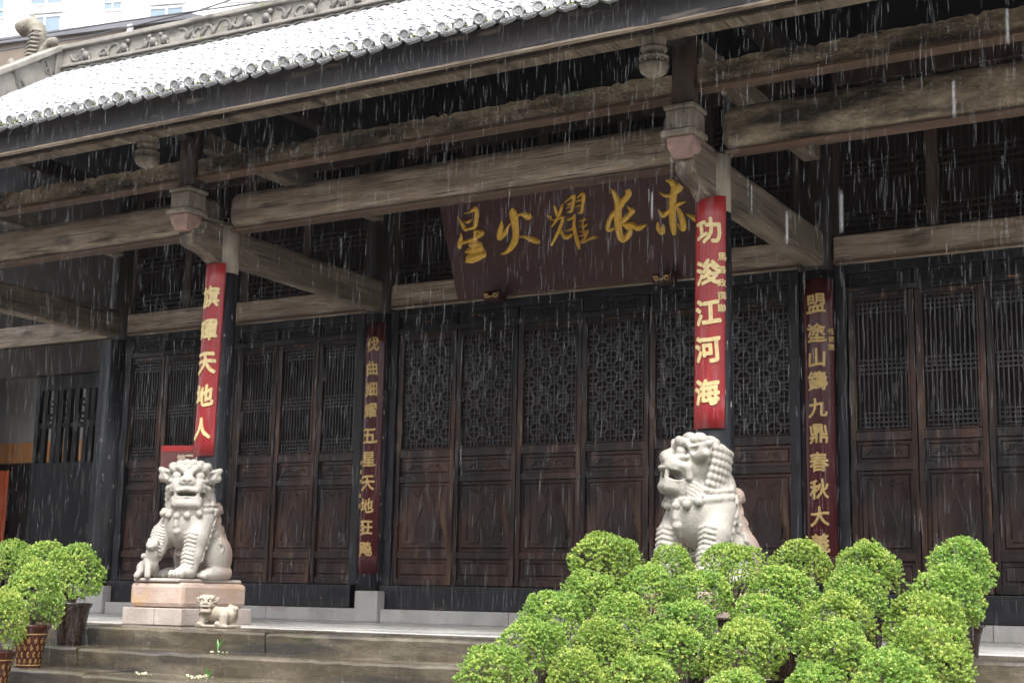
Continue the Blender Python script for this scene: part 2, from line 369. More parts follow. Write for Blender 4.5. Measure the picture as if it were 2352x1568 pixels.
# columns
for i, cx in enumerate(CX):
    c = MB(); c.lathe([(.135, .10), (.132, 1.0), (.128, 2.0), (.124, 2.93)], (cx+.01, OY, 0), 32)
    col_o = part(c, 'outer_column', 'black_lacquer')
    c = MB(); c.lathe([(.124, 2.93), (.123, 3.34)], (cx+.01, OY, 0), 32); part(c, 'column_head', 'column_top', col_o)
    c = MB(); c.lathe([(.19, 0), (.20, .05), (.17, .10)], (cx+.01, OY, 0), 32); part(c, 'column_base', 'base_stone', col_o)
for i, cx in enumerate(CX):
    c = MB(); c.lathe([(.165, .02), (.165, 1.5), (.157, 3.0)], (cx, 0, 0), 32)
    co = part(c, 'inner_column', 'black_lacquer')
    c = MB(); c.lathe([(.157, 3.0), (.155, 3.35), (.15, 4.8)], (cx, 0, 0), 32); part(c, 'column_head', 'dark_wood', co)
    b = MB(); b.box(cx-.02, cx+.245, -.26, -.13, -.0, .29); part(b, 'base_stone', 'base_stone', co, .012)
    for sx in (-1, 1):        # black jambs beside the column
        j = MB(); j.box(cx+sx*.20-.045, cx+sx*.20+.045, -.07, .07, .345, 3.03); part(j, 'door_jamb', 'black_beam', co, .006)

bays = [(-3.59, 0.0), (0.0, 4.5), (4.5, 8.1)]
# kerb stones and thresholds
for x0, x1 in bays:
    k = MB(); n = 3
    for i in range(n):
        a0 = x0+.25+(x1-x0-.27)*i/n; a1 = x0+.25+(x1-x0-.27)*(i+1)/n
        k.box(a0+.002, a1-.002, -.22, .15, 0.0, .122)
    part(k, 'kerb_stone', 'base_stone', H, .006)
    k = MB(); k.box(x0+.17, x1-.17, -.13, .10, .124, .345); part(k, 'threshold', 'black_beam', H, .008)
    k = MB(); k.box(x0+.245, x1-.245, -.055, .075, 2.79, 2.845); k.box(x0+.245, x1-.245, -.05, .07, 2.965, 3.04)
    part(k, 'door_head', 'black_beam', H, .006)
    k = MB(); k.box(x0+.15, x1-.15, -.085, .10, 3.045, 3.29); part(k, 'inner_tie_beam', 'beam_x', H, .02)
    k = MB(); k.box(x0+.15, x1-.15, -.095, -.08, 3.05, 3.075); part(k, 'beam_moulding', 'lip', H)

# small pierced panels over the door leaves
def head_panel(x0, x1):
    p = MB(); p.box(x0+.012, x1-.012, -.015, .02, 2.847, 2.963)
    for z in (2.862, 2.948): p.box(x0+.02, x1-.02, -.028, -.0155, z-.006, z+.006)
    for s in (x0+.026, x1-.026): p.box(s-.006, s+.006, -.028, -.0155, 2.868, 2.942)
    o = part(p, 'head_panel', 'black_beam')
    q = MB(); mid = (x0+x1)/2
    for dx in (-.15, -.05, .05, .15):
        dx *= (x1-x0)/.68
        q.tube([(mid+dx, -.019, 2.905), (mid+dx, -.015, 2.905)], .017, 10)
    part(q, 'pierced_holes', 'lattice_back', o)

# door leaves ---------------------------------------------------------------
def rail_box(mb, x0, x1, z0, z1, y0=-.035, y1=.03): mb.box(x0, x1, y0, y1, z0, z1)

def raised_panel(mb, x0, x1, z0, z1, y=-.004, m=.035):
    mb.box(x0, x1, y, y+.02, z0, z1)
    # bevelled raised field
    a = [(x0+m, z0+m), (x1-m, z0+m), (x1-m, z1-m), (x0+m, z1-m)]
    b = [(x0+m+.014, z0+m+.014), (x1-m-.014, z0+m+.014), (x1-m-.014, z1-m-.014), (x0+m+.014, z1-m-.014)]
    vs = [(p[0], y, p[1]) for p in a]+[(p[0], y-.012, p[1]) for p in b]
    mb.add(vs, [(0, 1, 5, 4), (1, 2, 6, 5), (2, 3, 7, 6), (3, 0, 4, 7), (4, 5, 6, 7)])

def bead(mb, pts, y, r=.0065):
    mb.tube([(x, y, z) for x, z in pts], r, 6)

def gourd(mb, w, z0, z1, y):
    """carved outline: winged top, leaf-shaped middle and scrolled foot"""
    h = z1-z0; s = w/2
    P = lambda L: [(x*s, z0+z*h) for x, z in L]
    arc = lambda cx, cz, rx, rz, a0, a1, n=9: [(cx+rx*math.cos(math.radians(a0+(a1-a0)*i/n)), cz+rz*math.sin(math.radians(a0+(a1-a0)*i/n))) for i in range(n+1)]
    top = [(-.78, .12), (-.78, .93)]+arc(-.70, .93, .08, .03, 180, 90, 4)+[(-.28, .86)]+[(-.24, .86)]+arc(0, .93, .22, .055, 200, -20, 10)+[(.28, .86), (.70, .96)]+arc(.70, .93, .08, .03, 90, 0, 4)+[(.78, .12)]
    bead(mb, P(top), y)
    lf = [(0, .72), (-.07, .68), (-.12, .62), (-.24, .52), (-.36, .40), (-.44, .30), (-.44, .22), (-.34, .17), (-.22, .165), (-.20, .13), (-.24, .09), (-.32, .06), (-.7, .06)]
    bead(mb, P(lf), y); bead(mb, P([(-x, z) for x, z in lf]), y)

def make_leaf(w, kind):
    """door leaf; origin at its lower left corner on the door plane; z0..z1 as measured on the doors"""
    zb, zt = .352, 2.788
    st = .048
    f = MB()
    f.box(.004, st, -.04, .03, zb, zt); f.box(w-st, w-.004, -.04, .03, zb, zt)
    for z0, z1 in ((zb, zb+.06), (.60, .665), (1.325, 1.385), (1.565, 1.64), (2.745, zt)):
        f.box(st+.001, w-st-.001, -.034, .028, z0, z1)
    # fine inner moulding round the lattice opening
    for x0, x1, z0, z1 in ((st+.001, st+.016, 1.645, 2.74), (w-st-.016, w-st-.001, 1.645, 2.74)):
        f.box(x0, x1, -.046, -.005, z0, z1)
    for z in (1.648, 2.733): f.box(st+.018, w-st-.018, -.046, -.005, z-.0075, z+.0075)
    root = f.build('door_leaf', M['door'], H, .005)
    p = MB()
    raised_panel(p, st, w-st, .414, .598, m=.03)
    raised_panel(p, st, w-st, .667, 1.323, m=.028)
    raised_panel(p, st, w-st, 1.387, 1.563, m=.028)
    g_ = MB(); gourd(g_, w-2*st-.09, .71, 1.28, -.0165)
    g_.v = [(x+w/2, y, z) for x, y, z in g_.v]
    p.add(g_.v, g_.f, True)
    # scrolls on the waist panel
    sc = MB(); r = random.Random(5)
    for sx in (-1, 1):
        for cx_, dr in ((.055, 1), (.13, -1)):
            pts = [(w/2+sx*(cx_*w/.68+(.008+.02*tt)*math.cos(dr*7*tt)), 1.475+(.008+.02*tt)*math.sin(dr*7*tt)) for tt in [i/12 for i in range(13)]]
            bead(sc, pts, -.018, .0045)
    bead(sc, [(w/2-.19*w/.68, 1.445), (w/2-.1*w/.68, 1.50), (w/2, 1.45), (w/2+.1*w/.68, 1.50), (w/2+.19*w/.68, 1.445)], -.018, .0045)
    p.add(sc.v, sc.f, True)
    p.build('door_panels', M['door'], root)
    x0, x1, z0, z1 = st+.018, w-st-.018, 1.657, 2.724
    L = MB(); y0, y1 = -.022, -.004
    if kind == 'coin':
        nx = 6; a_ = (x1-x0)/nx; nz = round((z1-z0)/a_); b_ = (z1-z0)/nz
        t_ = .0055
        for i in range(nx): L.box(x0+(i+.5)*a_-t_, x0+(i+.5)*a_+t_, y0+.004, y1, z0, z1)
        for j in range(nz): L.box(x0, x1, y0+.0055, y1-.0015, z0+(j+.5)*b_-t_, z0+(j+.5)*b_+t_)
        rr = .68*a_
        for i in range(nx):
            for j in range(nz):
                if (i+j) % 2: continue
                cx_, cz_ = x0+(i+.5)*a_, z0+(j+.5)*b_
                n = 16; ring = []
                for k in range(n):
                    t0 = 2*math.pi*(k+.5)/n
                    for rad, yy in ((rr+.0075, y0), (rr-.0075, y0), (rr-.0075, y1-.003), (rr+.0075, y1-.003)):
                        ring.append((min(max(cx_+rad*math.cos(t0), x0), x1), yy, min(max(cz_+rad*math.sin(t0), z0), z1)))
                fs = []
                for k in range(n):
                    for q in range(4):
                        fs.append((k*4+q, k*4+(q+1) % 4, ((k+1) % n)*4+(q+1) % 4, ((k+1) % n)*4+q))
                L.add(ring, fs)
                for sx in (-1, 1):     # diagonal links to the next ring
                    px_, pz_ = cx_+sx*a_, cz_+b_
                    if x0 < px_ < x1 and pz_ < z1:
                        d = rr/math.hypot(a_, b_)
                        L.bar((cx_+sx*a_*d, y0+.008, cz_+b_*d), (px_-sx*a_*d, y0+.008, pz_-b_*d), .012, .011, (0, 1, 0))
    else:
        n = 11 if w > .5 else 10
        for i in range(n):
            xx = x0+(x1-x0)*(i+.5)/n; L.box(xx-.0055, xx+.0055, y0+.003, y1, z0, z1)
        pz = (x1-x0)/n
        for zc, cnt in ((z1-1.6*pz, 3), ((z0+z1)/2-.02, 4), (z0+2.0*pz, 4)):
            for j in range(cnt):
                zz = zc+(j-(cnt-1)/2)*pz; L.box(x0, x1, y0, y1+.0015, zz-.0055, zz+.0055)
    L.build('door_lattice', M['lattice'], root)
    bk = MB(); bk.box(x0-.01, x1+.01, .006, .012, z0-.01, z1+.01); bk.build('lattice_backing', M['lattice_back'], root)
    return root

def lay_leaves(proto, x0, w, n, skip=()):
    for k in range(n):
        if k in skip: continue
        o = proto if k == 0 else copy_tree(proto, H)
        o.location = (x0+w*k, 0.004*((k*7) % 3), 0)
        head_panel(x0+w*k, x0+w*(k+1))
lay_leaves(make_leaf(.675, 'coin'), .247, .675*1.0, 6)
lay_leaves(make_leaf(.53, 'bars'), -3.40, .53, 6)
lay_leaves(make_leaf(.55, 'bars'), 4.75, .55, 6)
# brass lock on the middle leaves
lk_ = MB(); lk_.lathe([(.018, -.006), (.02, 0), (.012, .008)], (0, 0, 0), 12); lk_.v = [(x+2.27, -z-.052, y+1.33) for x, y, z in lk_.v]
lk_.box(2.255, 2.285, -.056, -.047, 1.28, 1.31); part(lk_, 'door_lock', 'metal')

# transom lattice above the inner tie beam
for bi, (x0, x1) in enumerate(bays):
    n = 5 if bi == 1 else 4
    xs = [x0+.15+(x1-x0-.3)*i/n for i in range(n+1)]
    f = MB()
    for x in xs: f.box(x-.05, x+.05, -.04, .05, 3.30, 4.62)
    f.box(x0+.15, x1-.15, -.045, .055, 4.62, 4.80)
    fo = part(f, 'transom_frame', 'post', H, .006)
    for i in range(n):
        L = MB(); a0, a1 = xs[i]+.055, xs[i+1]-.055
        m = max(6, int((a1-a0)/.055))
        for j in range(m): xx = a0+(a1-a0)*(j+.5)/m; L.box(xx-.004, xx+.004, -.010, .008, 3.30, 4.62)
        for j in range(24):
            if j % 8 in (0, 1, 2, 3): zz = 3.30+1.32*(j+.5)/24; L.box(a0, a1, -.018, .002, zz-.008, zz+.008)
        L.build('transom_lattice', M['dark_wood'], fo)
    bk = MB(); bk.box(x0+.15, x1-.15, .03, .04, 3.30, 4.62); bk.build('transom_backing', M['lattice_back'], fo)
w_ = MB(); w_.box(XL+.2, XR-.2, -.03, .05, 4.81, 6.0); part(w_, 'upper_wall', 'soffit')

def scrolls(mb, x0, x1, z0, z1, y, count, seed):
    r = random.Random(seed)
    for i in range(count):
        cx_, cz_ = r.uniform(x0, x1), r.uniform(z0, z1); R1 = r.uniform(.015, .038); a0 = r.uniform(0, 6); sg_ = r.choice((-1, 1))
        mb.tube([(cx_+R1*(1-.8*t_)*math.cos(a0+sg_*5*t_)*1.3, y, cz_+R1*(1-.8*t_)*math.sin(a0+sg_*5*t_)) for t_ in [k_/9 for k_ in range(10)]], [.006*(1.2-.7*k_/9) for k_ in range(10)], 5)
# outer tie beams, carved beams, purlins, cross beams
for bi, (x0, x1) in enumerate(bays):
    z0 = 3.29 if bi < 2 else 3.345
    k = MB(); k.box(x0+.10, x1-.10, OY-.11, OY+.11, z0+.018, z0+.335); ob = part(k, 'outer_tie_beam', 'beam_x' if bi < 2 else 'beam_carved', H, .095); ob.modifiers[0].segments = 6
    for p_ in ob.data.polygons: p_.use_smooth = True
    k = MB(); k.box(x0+.115, x1-.115, OY-.075, OY+.075, z0, z0+.022); part(k, 'beam_moulding', 'lip', H, .008)
    zb = 3.65 if bi < 2 else 3.685
    # carved upper beam with a ragged top edge
    n = 90; r = random.Random(bi+3); poly = []
    for i in range(n+1):
        x = x0+.08+(x1-x0-.16)*i/n
        poly.append((x, zb+.17+r.uniform(-.006, .006)-(.018 if r.random() < .12 else 0)+(.008 if (i//9) % 2 else 0)))
    pl_ = [(x0+.08, zb+.02)]+[(x1-.08, zb+.02)]+poly[::-1]
    k = MB(); k.prism(pl_, lambda p: (p[0], -2.85, p[1]), lambda p: (p[0], -2.75, p[1])); scrolls(k, x0+.2, x1-.2, zb+.04, zb+.15, -2.852, 60 if bi < 2 else 90, bi); part(k, 'carved_beam', 'beam_carved')
    k = MB(); k.box(x0+.085, x1-.085, -2.87, -2.735, zb-.01, zb+.022); part(k, 'beam_moulding', 'lip', H, .006)
k = MB(); k.box(XL, XR, -3.42, -3.29, 3.90, 4.08); part(k, 'eave_purlin', 'post', H, .02)
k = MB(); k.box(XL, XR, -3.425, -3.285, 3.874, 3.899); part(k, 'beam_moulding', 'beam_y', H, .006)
k = MB(); k.tube([(XL, -2.8, 4.36), (XR, -2.8, 4.36)], .10, 16); part(k, 'eave_purlin', 'dark_wood')
k = MB(); k.tube([(XL, -1.3, 5.10), (XR, -1.3, 5.10)], .11, 16); part(k, 'eave_purlin', 'dark_wood')
for i, cx in enumerate(CX):
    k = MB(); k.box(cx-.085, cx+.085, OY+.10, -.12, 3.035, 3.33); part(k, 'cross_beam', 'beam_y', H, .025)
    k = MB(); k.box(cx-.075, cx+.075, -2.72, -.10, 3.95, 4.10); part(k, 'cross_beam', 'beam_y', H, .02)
    k = MB(); k.box(cx-.07, cx+.07, -2.0, -.10, 4.60, 4.78); part(k, 'cross_beam', 'dark_wood', H, .02)
    k = MB(); k.box(cx-.07, cx+.07, -3.27, -2.88, 3.98, 4.14); part(k, 'cross_beam', 'dark_wood', H, .015)
    # cantilever bracket: arm, pink bolster, cap plate, block, post
    arm = MB()
    prof = [(-2.36, 3.34), (-2.36, 2.97), (-2.50, 3.00), (-2.62, 3.06), (-2.74, 3.08), (-2.83, 3.10), (-2.86, 3.16), (-2.85, 3.22), (-2.80, 3.33)]
    arm.prism(prof, lambda p: (cx-.075, p[0], p[1]), lambda p: (cx+.075, p[0], p[1]))
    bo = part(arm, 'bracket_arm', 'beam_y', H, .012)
    q = MB(); vs = []
    for z, hw, hd in ((3.20, .062, .05), (3.275, .092, .082), (3.335, .092, .082)):
        vs += [(cx-hw, -2.86-hd, z), (cx+hw, -2.86-hd, z), (cx+hw, -2.86+hd, z), (cx-hw, -2.86+hd, z)]
    q.add(vs, [(3, 2, 1, 0), (8, 9, 10, 11)]+[(l*4+k_, l*4+(k_+1) % 4, (l+1)*4+(k_+1) % 4, (l+1)*4+k_) for l in (0, 1) for k_ in range(4)])
    part(q, 'bracket_bolster', 'pink', bo, .004)
    q = MB(); q.box(cx-.128, cx+.128, -2.975, -2.735, 3.337, 3.380); q.box(cx-.06, cx+.06, -2.728, -2.30, 3.342, 3.380); part(q, 'bracket_plate', 'bracket', bo, .012)
    q = MB(); q.box(cx-.102, cx+.102, -2.945, -2.735, 3.388, 3.525); q.box(cx-.115, cx+.115, -2.96, -2.72, 3.528, 3.562); part(q, 'bracket_block', 'bracket', bo, .012)
    q = MB(); q.tube([(cx, -2.84, 3.566), (cx, -2.83, 4.35)], .092, 20); part(q, 'bracket_post', 'post', bo)
    # lotus pendant under the purlin
    q = MB(); q.lathe([(.080, 3.81), (.084, 4.0)], (cx-.01, -3.335, 0), 24)
    po = part(q, 'hanging_pendant', 'bracket')
    q = MB(); prof = [(.004, 3.60), (.012, 3.618), (.03, 3.628), (.062, 3.634), (.088, 3.655), (.099, 3.685), (.097, 3.705), (.082, 3.708), (.082, 3.733), (.098, 3.736), (.100, 3.752), (.088, 3.760), (.072, 3.772), (.072, 3.795), (.088, 3.80), (.088, 3.815)]
    q.lathe(prof, (cx-.01, -3.335, 0), 28); part(q, 'pendant_lotus', 'bracket', po)
    q = MB()
    for j in range(14):
        t0 = 2*math.pi*j/14
        q.tube([(cx-.01+.083*math.cos(t0), -3.335+.083*math.sin(t0), 3.709), (cx-.01+.09*math.cos(t0), -3.335+.09*math.sin(t0), 3.734)], .010, 6)
    part(q, 'pendant_beads', 'bracket', po)

# roof ------------------------------------------------------------------------
def ridge_z(x):
    u = (x-2.0)/8.2
    return 6.79+.13*min(u*u, 1.2)
def roof_z(x, y):
    t = (y+4.0)/5.0
    z0 = 3.90
    return z0+(ridge_z(x)-z0)*(t-.05*math.sin(math.pi*t))
k = MB(); n = 40; dx_ = [XL+(XR-XL)*i/30 for i in range(31)]
vs = [(x, y, roof_z(x, y)-.10) for x in dx_ for y in [-3.84+4.84*i/n for i in range(n+1)]]
for c in range(30):
    k.add(vs[c*(n+1):(c+2)*(n+1)], [(i, i+1, n+2+i, n+1+i) for i in range(n)])
    k.add([(x, y, z+.03) for x, y, z in vs[c*(n+1):(c+2)*(n+1)]], [(i, n+1+i, n+2+i, i+1) for i in range(n)])
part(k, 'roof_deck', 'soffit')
for i in range(62):
    x = -5.9+i*.24
    if x > 8.9: break
    q = MB(); q.bar((x, -3.80, roof_z(x, -3.80)-.135), (x, -.05, roof_z(x, -.05)-.10), .075, .05); part(q, 'rafter', 'dark_wood')
# fascia board with a worn lower edge
q = MB(); nn = 150; r = random.Random(12); poly = [(XL, 3.94), (XL, 3.745)]
for i in range(nn+1):
    x = XL+(XR-XL)*i/nn; poly.append((x, 3.745+r.uniform(-.007, .006)))
poly += [(XR, 3.94)]
q.prism(poly, lambda p: (p[0], -3.885, p[1]), lambda p: (p[0], -3.855, p[1])); part(q, 'fascia_board', 'fascia')
q = MB(); q.box(XL, XR, -3.893, -3.848, 3.725, 3.742); part(q, 'fascia_edge', 'beam_x', H, .004)
# tiles: barrel rows over a pan surface
PITCH_T = .147; X0T = -.838
rows = [X0T+PITCH_T*i for i in range(-36, 68) if XL < X0T+PITCH_T*i < XR]
V = []; Fq = []; ny = 26
r = random.Random(3)
for x in rows:
    m = 7; base = len(V); phs = r.uniform(0, .19)
    for j in range(ny):
        y0 = -4.03+5.03*j/ny-(phs if j else 0); y1 = -4.03+5.03*(j+1)/ny+.015-(phs if j < ny-1 else 0)
        wob = r.uniform(-.008, .008); lift = r.choice((-.006, -.004, -.002, 0, .004))
        for yy, rr_, dz in ((y0, .050, .005+lift*.7), (y1, .048, -.001)):
            for q_ in range(m):
                t0 = math.pi*q_/(m-1)
                V.append((x+wob+rr_*math.cos(t0), yy, roof_z(x, yy)+.015+dz+rr_*math.sin(t0)*1.05))
        b = base+j*2*m
        for q_ in range(m-1): Fq.append((b+q_, b+q_+1, b+m+q_+1, b+m+q_))
tiles = mesh_np('barrel_tiles', V, Fq, M['tile'], H, True)
V = []; Fq = []
for x in rows:
    xc = x+PITCH_T/2
    for j in range(34):
        y0 = -4.02+5.0*j/34; y1 = -4.02+5.0*(j+1)/34+.03
        w0 = r.uniform(-.004, .004); lf = r.uniform(0, .006); b = len(V)
        for yy, dz in ((y0, .016+lf), (y1, -.002)):
            for s_ in (-.06, -.03, 0, .03, .06):
                V.append((xc+w0+s_, yy, roof_z(x, yy)+dz+4.5*s_*s_))
        for q_ in range(4): Fq.append((b+q_, b+q_+1, b+6+q_, b+5+q_))
mesh_np('pan_tiles', V, Fq, M['tile'], H, True)
# eave: round tile ends, hanging drip tiles and moss
cap0 = drip0 = None
for x in rows:
    if not -2.2 < x < 6.2: continue
    if cap0 is None:
        c = MB(); c.lathe([(.001, .0), (.018, .006), (.022, .004), (.034, .004), (.038, .011), (.050, .012), (.052, .004), (.052, -.03), (.001, -.03)], (0, 0, 0), 20, caps=False)
        c.v = [(px*.80, -pz, py*.80) for px, py, pz in c.v]
        cap0 = part(c, 'round_tile_end', 'tile_end')
        d = MB()
        poly = [(-.066, .006), (-.045, -.004), (-.02, -.010), (0, -.012), (.02, -.010), (.045, -.004), (.066, .006), (.066, -.028), (.052, -.052), (.03, -.068), (.012, -.082), (0, -.090), (-.012, -.082), (-.03, -.068), (-.052, -.052), (-.066, -.028)]
        d.prism(poly, lambda p: (p[0], -.016+p[1]*.15, p[1]), lambda p: (p[0], .004+p[1]*.15, p[1]))
        inner = [(p[0]*.72, p[1]*.72-.008) for p in poly]
        d.tube([(p[0], -.020+p[1]*.15, p[1]) for p in inner+inner[:1]], .004, 5)
        d.tube([(.028*math.cos(a_)*(.4+.1*i), -.022-.006, -.036+.022*math.sin(a_)*(.4+.1*i)) for i, a_ in enumerate([0, 1, 2, 3, 4, 5, 6])], .004, 5)
        d.v = [(x_*.86, y_, z_*.78) for x_, y_, z_ in d.v]
        drip0 = part(d, 'drip_tile', 'tile_end')
        oc, od = cap0, drip0
    else:
        oc, od = cap0.copy(), drip0.copy(); COL.objects.link(oc); COL.objects.link(od); oc.parent = H; od.parent = H
    oc.location = (x+rng.uniform(-.006, .006), -4.035, roof_z(x, -4.03)+.048+rng.uniform(-.004, .004)); oc.rotation_euler = (rng.uniform(-.06, .06)-.15, rng.uniform(0, 3), rng.uniform(-.08, .08))
    od.location = (x+PITCH_T/2+rng.uniform(-.006, .006), -4.03, roof_z(x, -4.02)-.002+rng.uniform(-.004, .004)); od.rotation_euler = (rng.uniform(-.12, .12)-.62, rng.uniform(-.08, .08), rng.uniform(-.1, .1))
r = random.Random(8)
for x in rows:
    if not -2.2 < x < 5.2: continue
    mo = MB()
    for j in range(r.choice((1, 4, 7, 10))):
        px_ = x+PITCH_T/2+r.uniform(-.05, .05); pz_ = roof_z(x, -4.02)+r.uniform(.012, .03); py_ = -4.02+r.uniform(-.02, .02)
        rr_ = r.uniform(.006, .014)
        mo.lathe([(.002, -rr_*.6), (rr_, 0), (rr_*.7, rr_*.6), (.001, rr_*.9)], (px_, py_, pz_), 6, caps=False)
    if r.random() < .5:
        for j in range(4):
            bx = x+PITCH_T/2+r.uniform(-.05, .05)
            mo.tube([(bx, -4.03, roof_z(x, -4.02)+.02), (bx+r.uniform(-.02, .02), -4.045, roof_z(x, -4.02)+.05), (bx+r.uniform(-.04, .04), -4.06, roof_z(x, -4.02)+r.uniform(.05, .075))], [.003, .002, .0006], 4)
    part(mo, 'eave_moss', 'moss')

# main ridge (swept up at its end), relief, gable ridge and finial
def strip(mb, f0, f1, xs, y0, y1):
    n = len(xs); vs = []
    for x in xs: vs += [(x, y0, f0(x)), (x, y1, f0(x)), (x, y1, f1(x)), (x, y0, f1(x))]
    fs = []
    for i in range(n-1):
        for q_ in range(4): fs.append((i*4+q_, i*4+(q_+1) % 4, i*4+4+(q_+1) % 4, i*4+4+q_))
    fs += [(3, 2, 1, 0), tuple((n-1)*4+q_ for q_ in range(4))]
    mb.add(vs, fs)
rx = [-6.05+ i*.25 for i in range(60) if -6.05+i*.25 <= XR]
rb = lambda x: ridge_z(x)
q = MB(); strip(q, lambda x: rb(x)-.05, lambda x: rb(x)+.345, rx, 1.0, 1.22); ro = part(q, 'main_ridge', 'ridge')
q = MB(); strip(q, lambda x: rb(x)+.347, lambda x: rb(x)+.41, rx, .94, 1.28); part(q, 'ridge_cap', 'ridge', ro, .012)
q = MB(); strip(q, lambda x: rb(x)+.10, lambda x: rb(x)+.135, rx, .95, .998); part(q, 'ridge_moulding', 'ridge', ro, .006)
q = MB(); r = random.Random(21)
x = -5.8
while x < 5.5:     # scrolls, leaves and small beasts in relief
    q = MB()
    z = rb(x)+.235; kind = r.random()
    if kind < .55:
        s_ = r.choice((-1, 1)); R0 = r.uniform(.06, .11); ang = r.uniform(0, 6)
        q.tube([(x+R0*(1-tt)*math.cos(ang+s_*6.5*tt)+.12*tt, .992, z+R0*(1-tt)*math.sin(ang+s_*6.5*tt)) for tt in [i/14 for i in range(15)]], [.024*(1-.6*i/14) for i in range(15)], 6)
        q.tube([(x+.1+.10*tt, .992, z-.09+.17*tt+.02*math.sin(6*tt)) for tt in [i/6 for i in range(7)]], [.022, .03, .028, .022, .02, .014, .006], 6)
    else:
        q.lathe([(.004, -.06), (.05, -.045), (.065, 0), (.045, .045), (.004, .06)], (x, .985, z-.02), 10, caps=False)
        q.lathe([(.004, -.035), (.032, -.02), (.036, .01), (.004, .035)], (x+r.choice((-.06, .06)), .975, z+.055), 8, caps=False)
        for dx in (-.05, .05): q.tube([(x+dx, .985, z-.04), (x+dx*1.2, .985, z-.12)], [.022, .015], 6)
    part(q, 'ridge_relief', 'ridge_relief', ro); x += r.uniform(.17, .30)
q = MB(); xs_ = [-6.0+i*.04 for i in range(288)]
for ph in (0, math.pi):
    q.tube([(x, .985, rb(x)+.045+.032*math.sin(x*13+ph)) for x in xs_], .014, 5)
part(q, 'ridge_wave_border', 'ridge_relief', ro)
# end pier and descending gable ridge
q = MB(); q.box(-6.22, -6.06, .90, 1.26, rb(-6.1)-.1, rb(-6.1)+.36); part(q, 'ridge_pier', 'ridge', ro, .01)
ys = [1.0-i*.2 for i in range(26)]
def strip_y(mb, f0, f1, x0, x1):
    n = len(ys); vs = []
    for y in ys: vs += [(x0, y, f0(y)), (x1, y, f0(y)), (x1, y, f1(y)), (x0, y, f1(y))]
    fs = []
    for i in range(n-1):
        for q_ in range(4): fs.append((i*4+q_, i*4+4+q_, i*4+4+(q_+1) % 4, i*4+(q_+1) % 4))
    fs += [(0, 1, 2, 3), tuple((n-1)*4+q_ for q_ in (3, 2, 1, 0))]
    mb.add(vs, fs)
gz = lambda y: roof_z(XL, y)
q = MB(); strip_y(q, lambda y: gz(y)-.05, lambda y: gz(y)+.35, XL-.10, XL+.10); go = part(q, 'gable_ridge', 'ridge')
q = MB(); strip_y(q, lambda y: gz(y)+.352, lambda y: gz(y)+.44, XL-.16, XL+.17); part(q, 'ridge_cap', 'ridge', go, .012)
q = MB(); r = random.Random(4)
for i in range(9):
    y = .8-.45*i; z = gz(y)+.16
    q.tube([(XL+.105, y-.14+.28*tt, z+.10*math.sin(5*tt+i)-.05+.1*(1-tt)) for tt in [j/12 for j in range(13)]], [.014+.02*math.sin(math.pi*j/12) for j in range(13)], 6)
    q.tube([(XL+.105, y+.08*math.cos(6*tt)*(1-tt), z-.03+.08*math.sin(6*tt)*(1-tt)) for tt in [j/12 for j in range(13)]], [.022*(1-.6*j/12) for j in range(13)], 6)
part(q, 'ridge_relief', 'ridge_relief', go)
# dragon tail finial
fx, fy, fz = -6.75, 1.1, rb(-6.1)+.17
pts = [(.02, 0), (-.02, .18), (.02, .36), (.06, .52), (.03, .66), (-.08, .74), (-.20, .74), (-.30, .70)]
q = MB(); q.tube([(fx+a_, fy, fz+b_) for a_, b_ in pts], [.16, .135, .12, .115, .11, .105, .10, .115], 14)
for a_, b_ in ((-.22, .84), (-.08, .86)): q.tube([(fx+a_, fy, fz+b_-.06), (fx+a_-.01, fy, fz+b_+.02)], [.06, .02], 8)
for i in range(9): q.tube([(fx-.10+.012*i, fy-.10, fz+.12+.055*i), (fx+.02+.01*i, fy-.135, fz+.14+.055*i), (fx+.14+.008*i, fy-.09, fz+.12+.055*i)], .016, 6)
fo = part(q, 'ridge_finial', 'finial')
q = MB(); q.tube([(fx+.22, fy-.1, fz-.05), (fx+.25, fy-.1, fz+.12), (fx+.33, fy-.1, fz+.28), (fx+.42, fy-.1, fz+.36), (fx+.50, fy-.1, fz+.34)], [.10, .09, .06, .06, .07], 10)
part(q, 'finial_horn', 'finial', fo)
q = MB(); q.tube([(fx-.55, fy, fz+.15), (fx-.42, fy, fz+.25), (fx-.36, fy, fz+.12), (fx-.42, fy, fz-.05), (fx-.45, fy, fz-.3)], [.05, .07, .06, .07, .09], 10)
part(q, 'finial_curl', 'finial', fo)
# rear slope so that the roof is a solid form
q = MB(); q.add([(XL, 1.1, rb(XL)), (XR, 1.1, rb(XR)), (XR, 6.2, 3.9), (XL, 6.2, 3.9)], [(0, 1, 2, 3)]); part(q, 'rear_roof', 'tile')
# hall body behind the doors
q = MB(); q.box(-3.70, -3.60, .12, 5.9, 0, 4.8); q.box(8.1, 8.2, .2, 5.9, 0, 6); q.box(XL, XR, 5.9, 6.0, 0, 4.0); q.box(-8.2, -8.1, -.1, 5.9, 0, 3.8); q.box(-8.1, -3.71, .1, 2.6, 3.6, 3.7); q.box(-8.1, -6.16, -.1, -.02, 0, 3.8); q.box(-6.2, -3.60, .02, .09, 3.30, 6.0); part(q, 'hall_wall', 'interior')

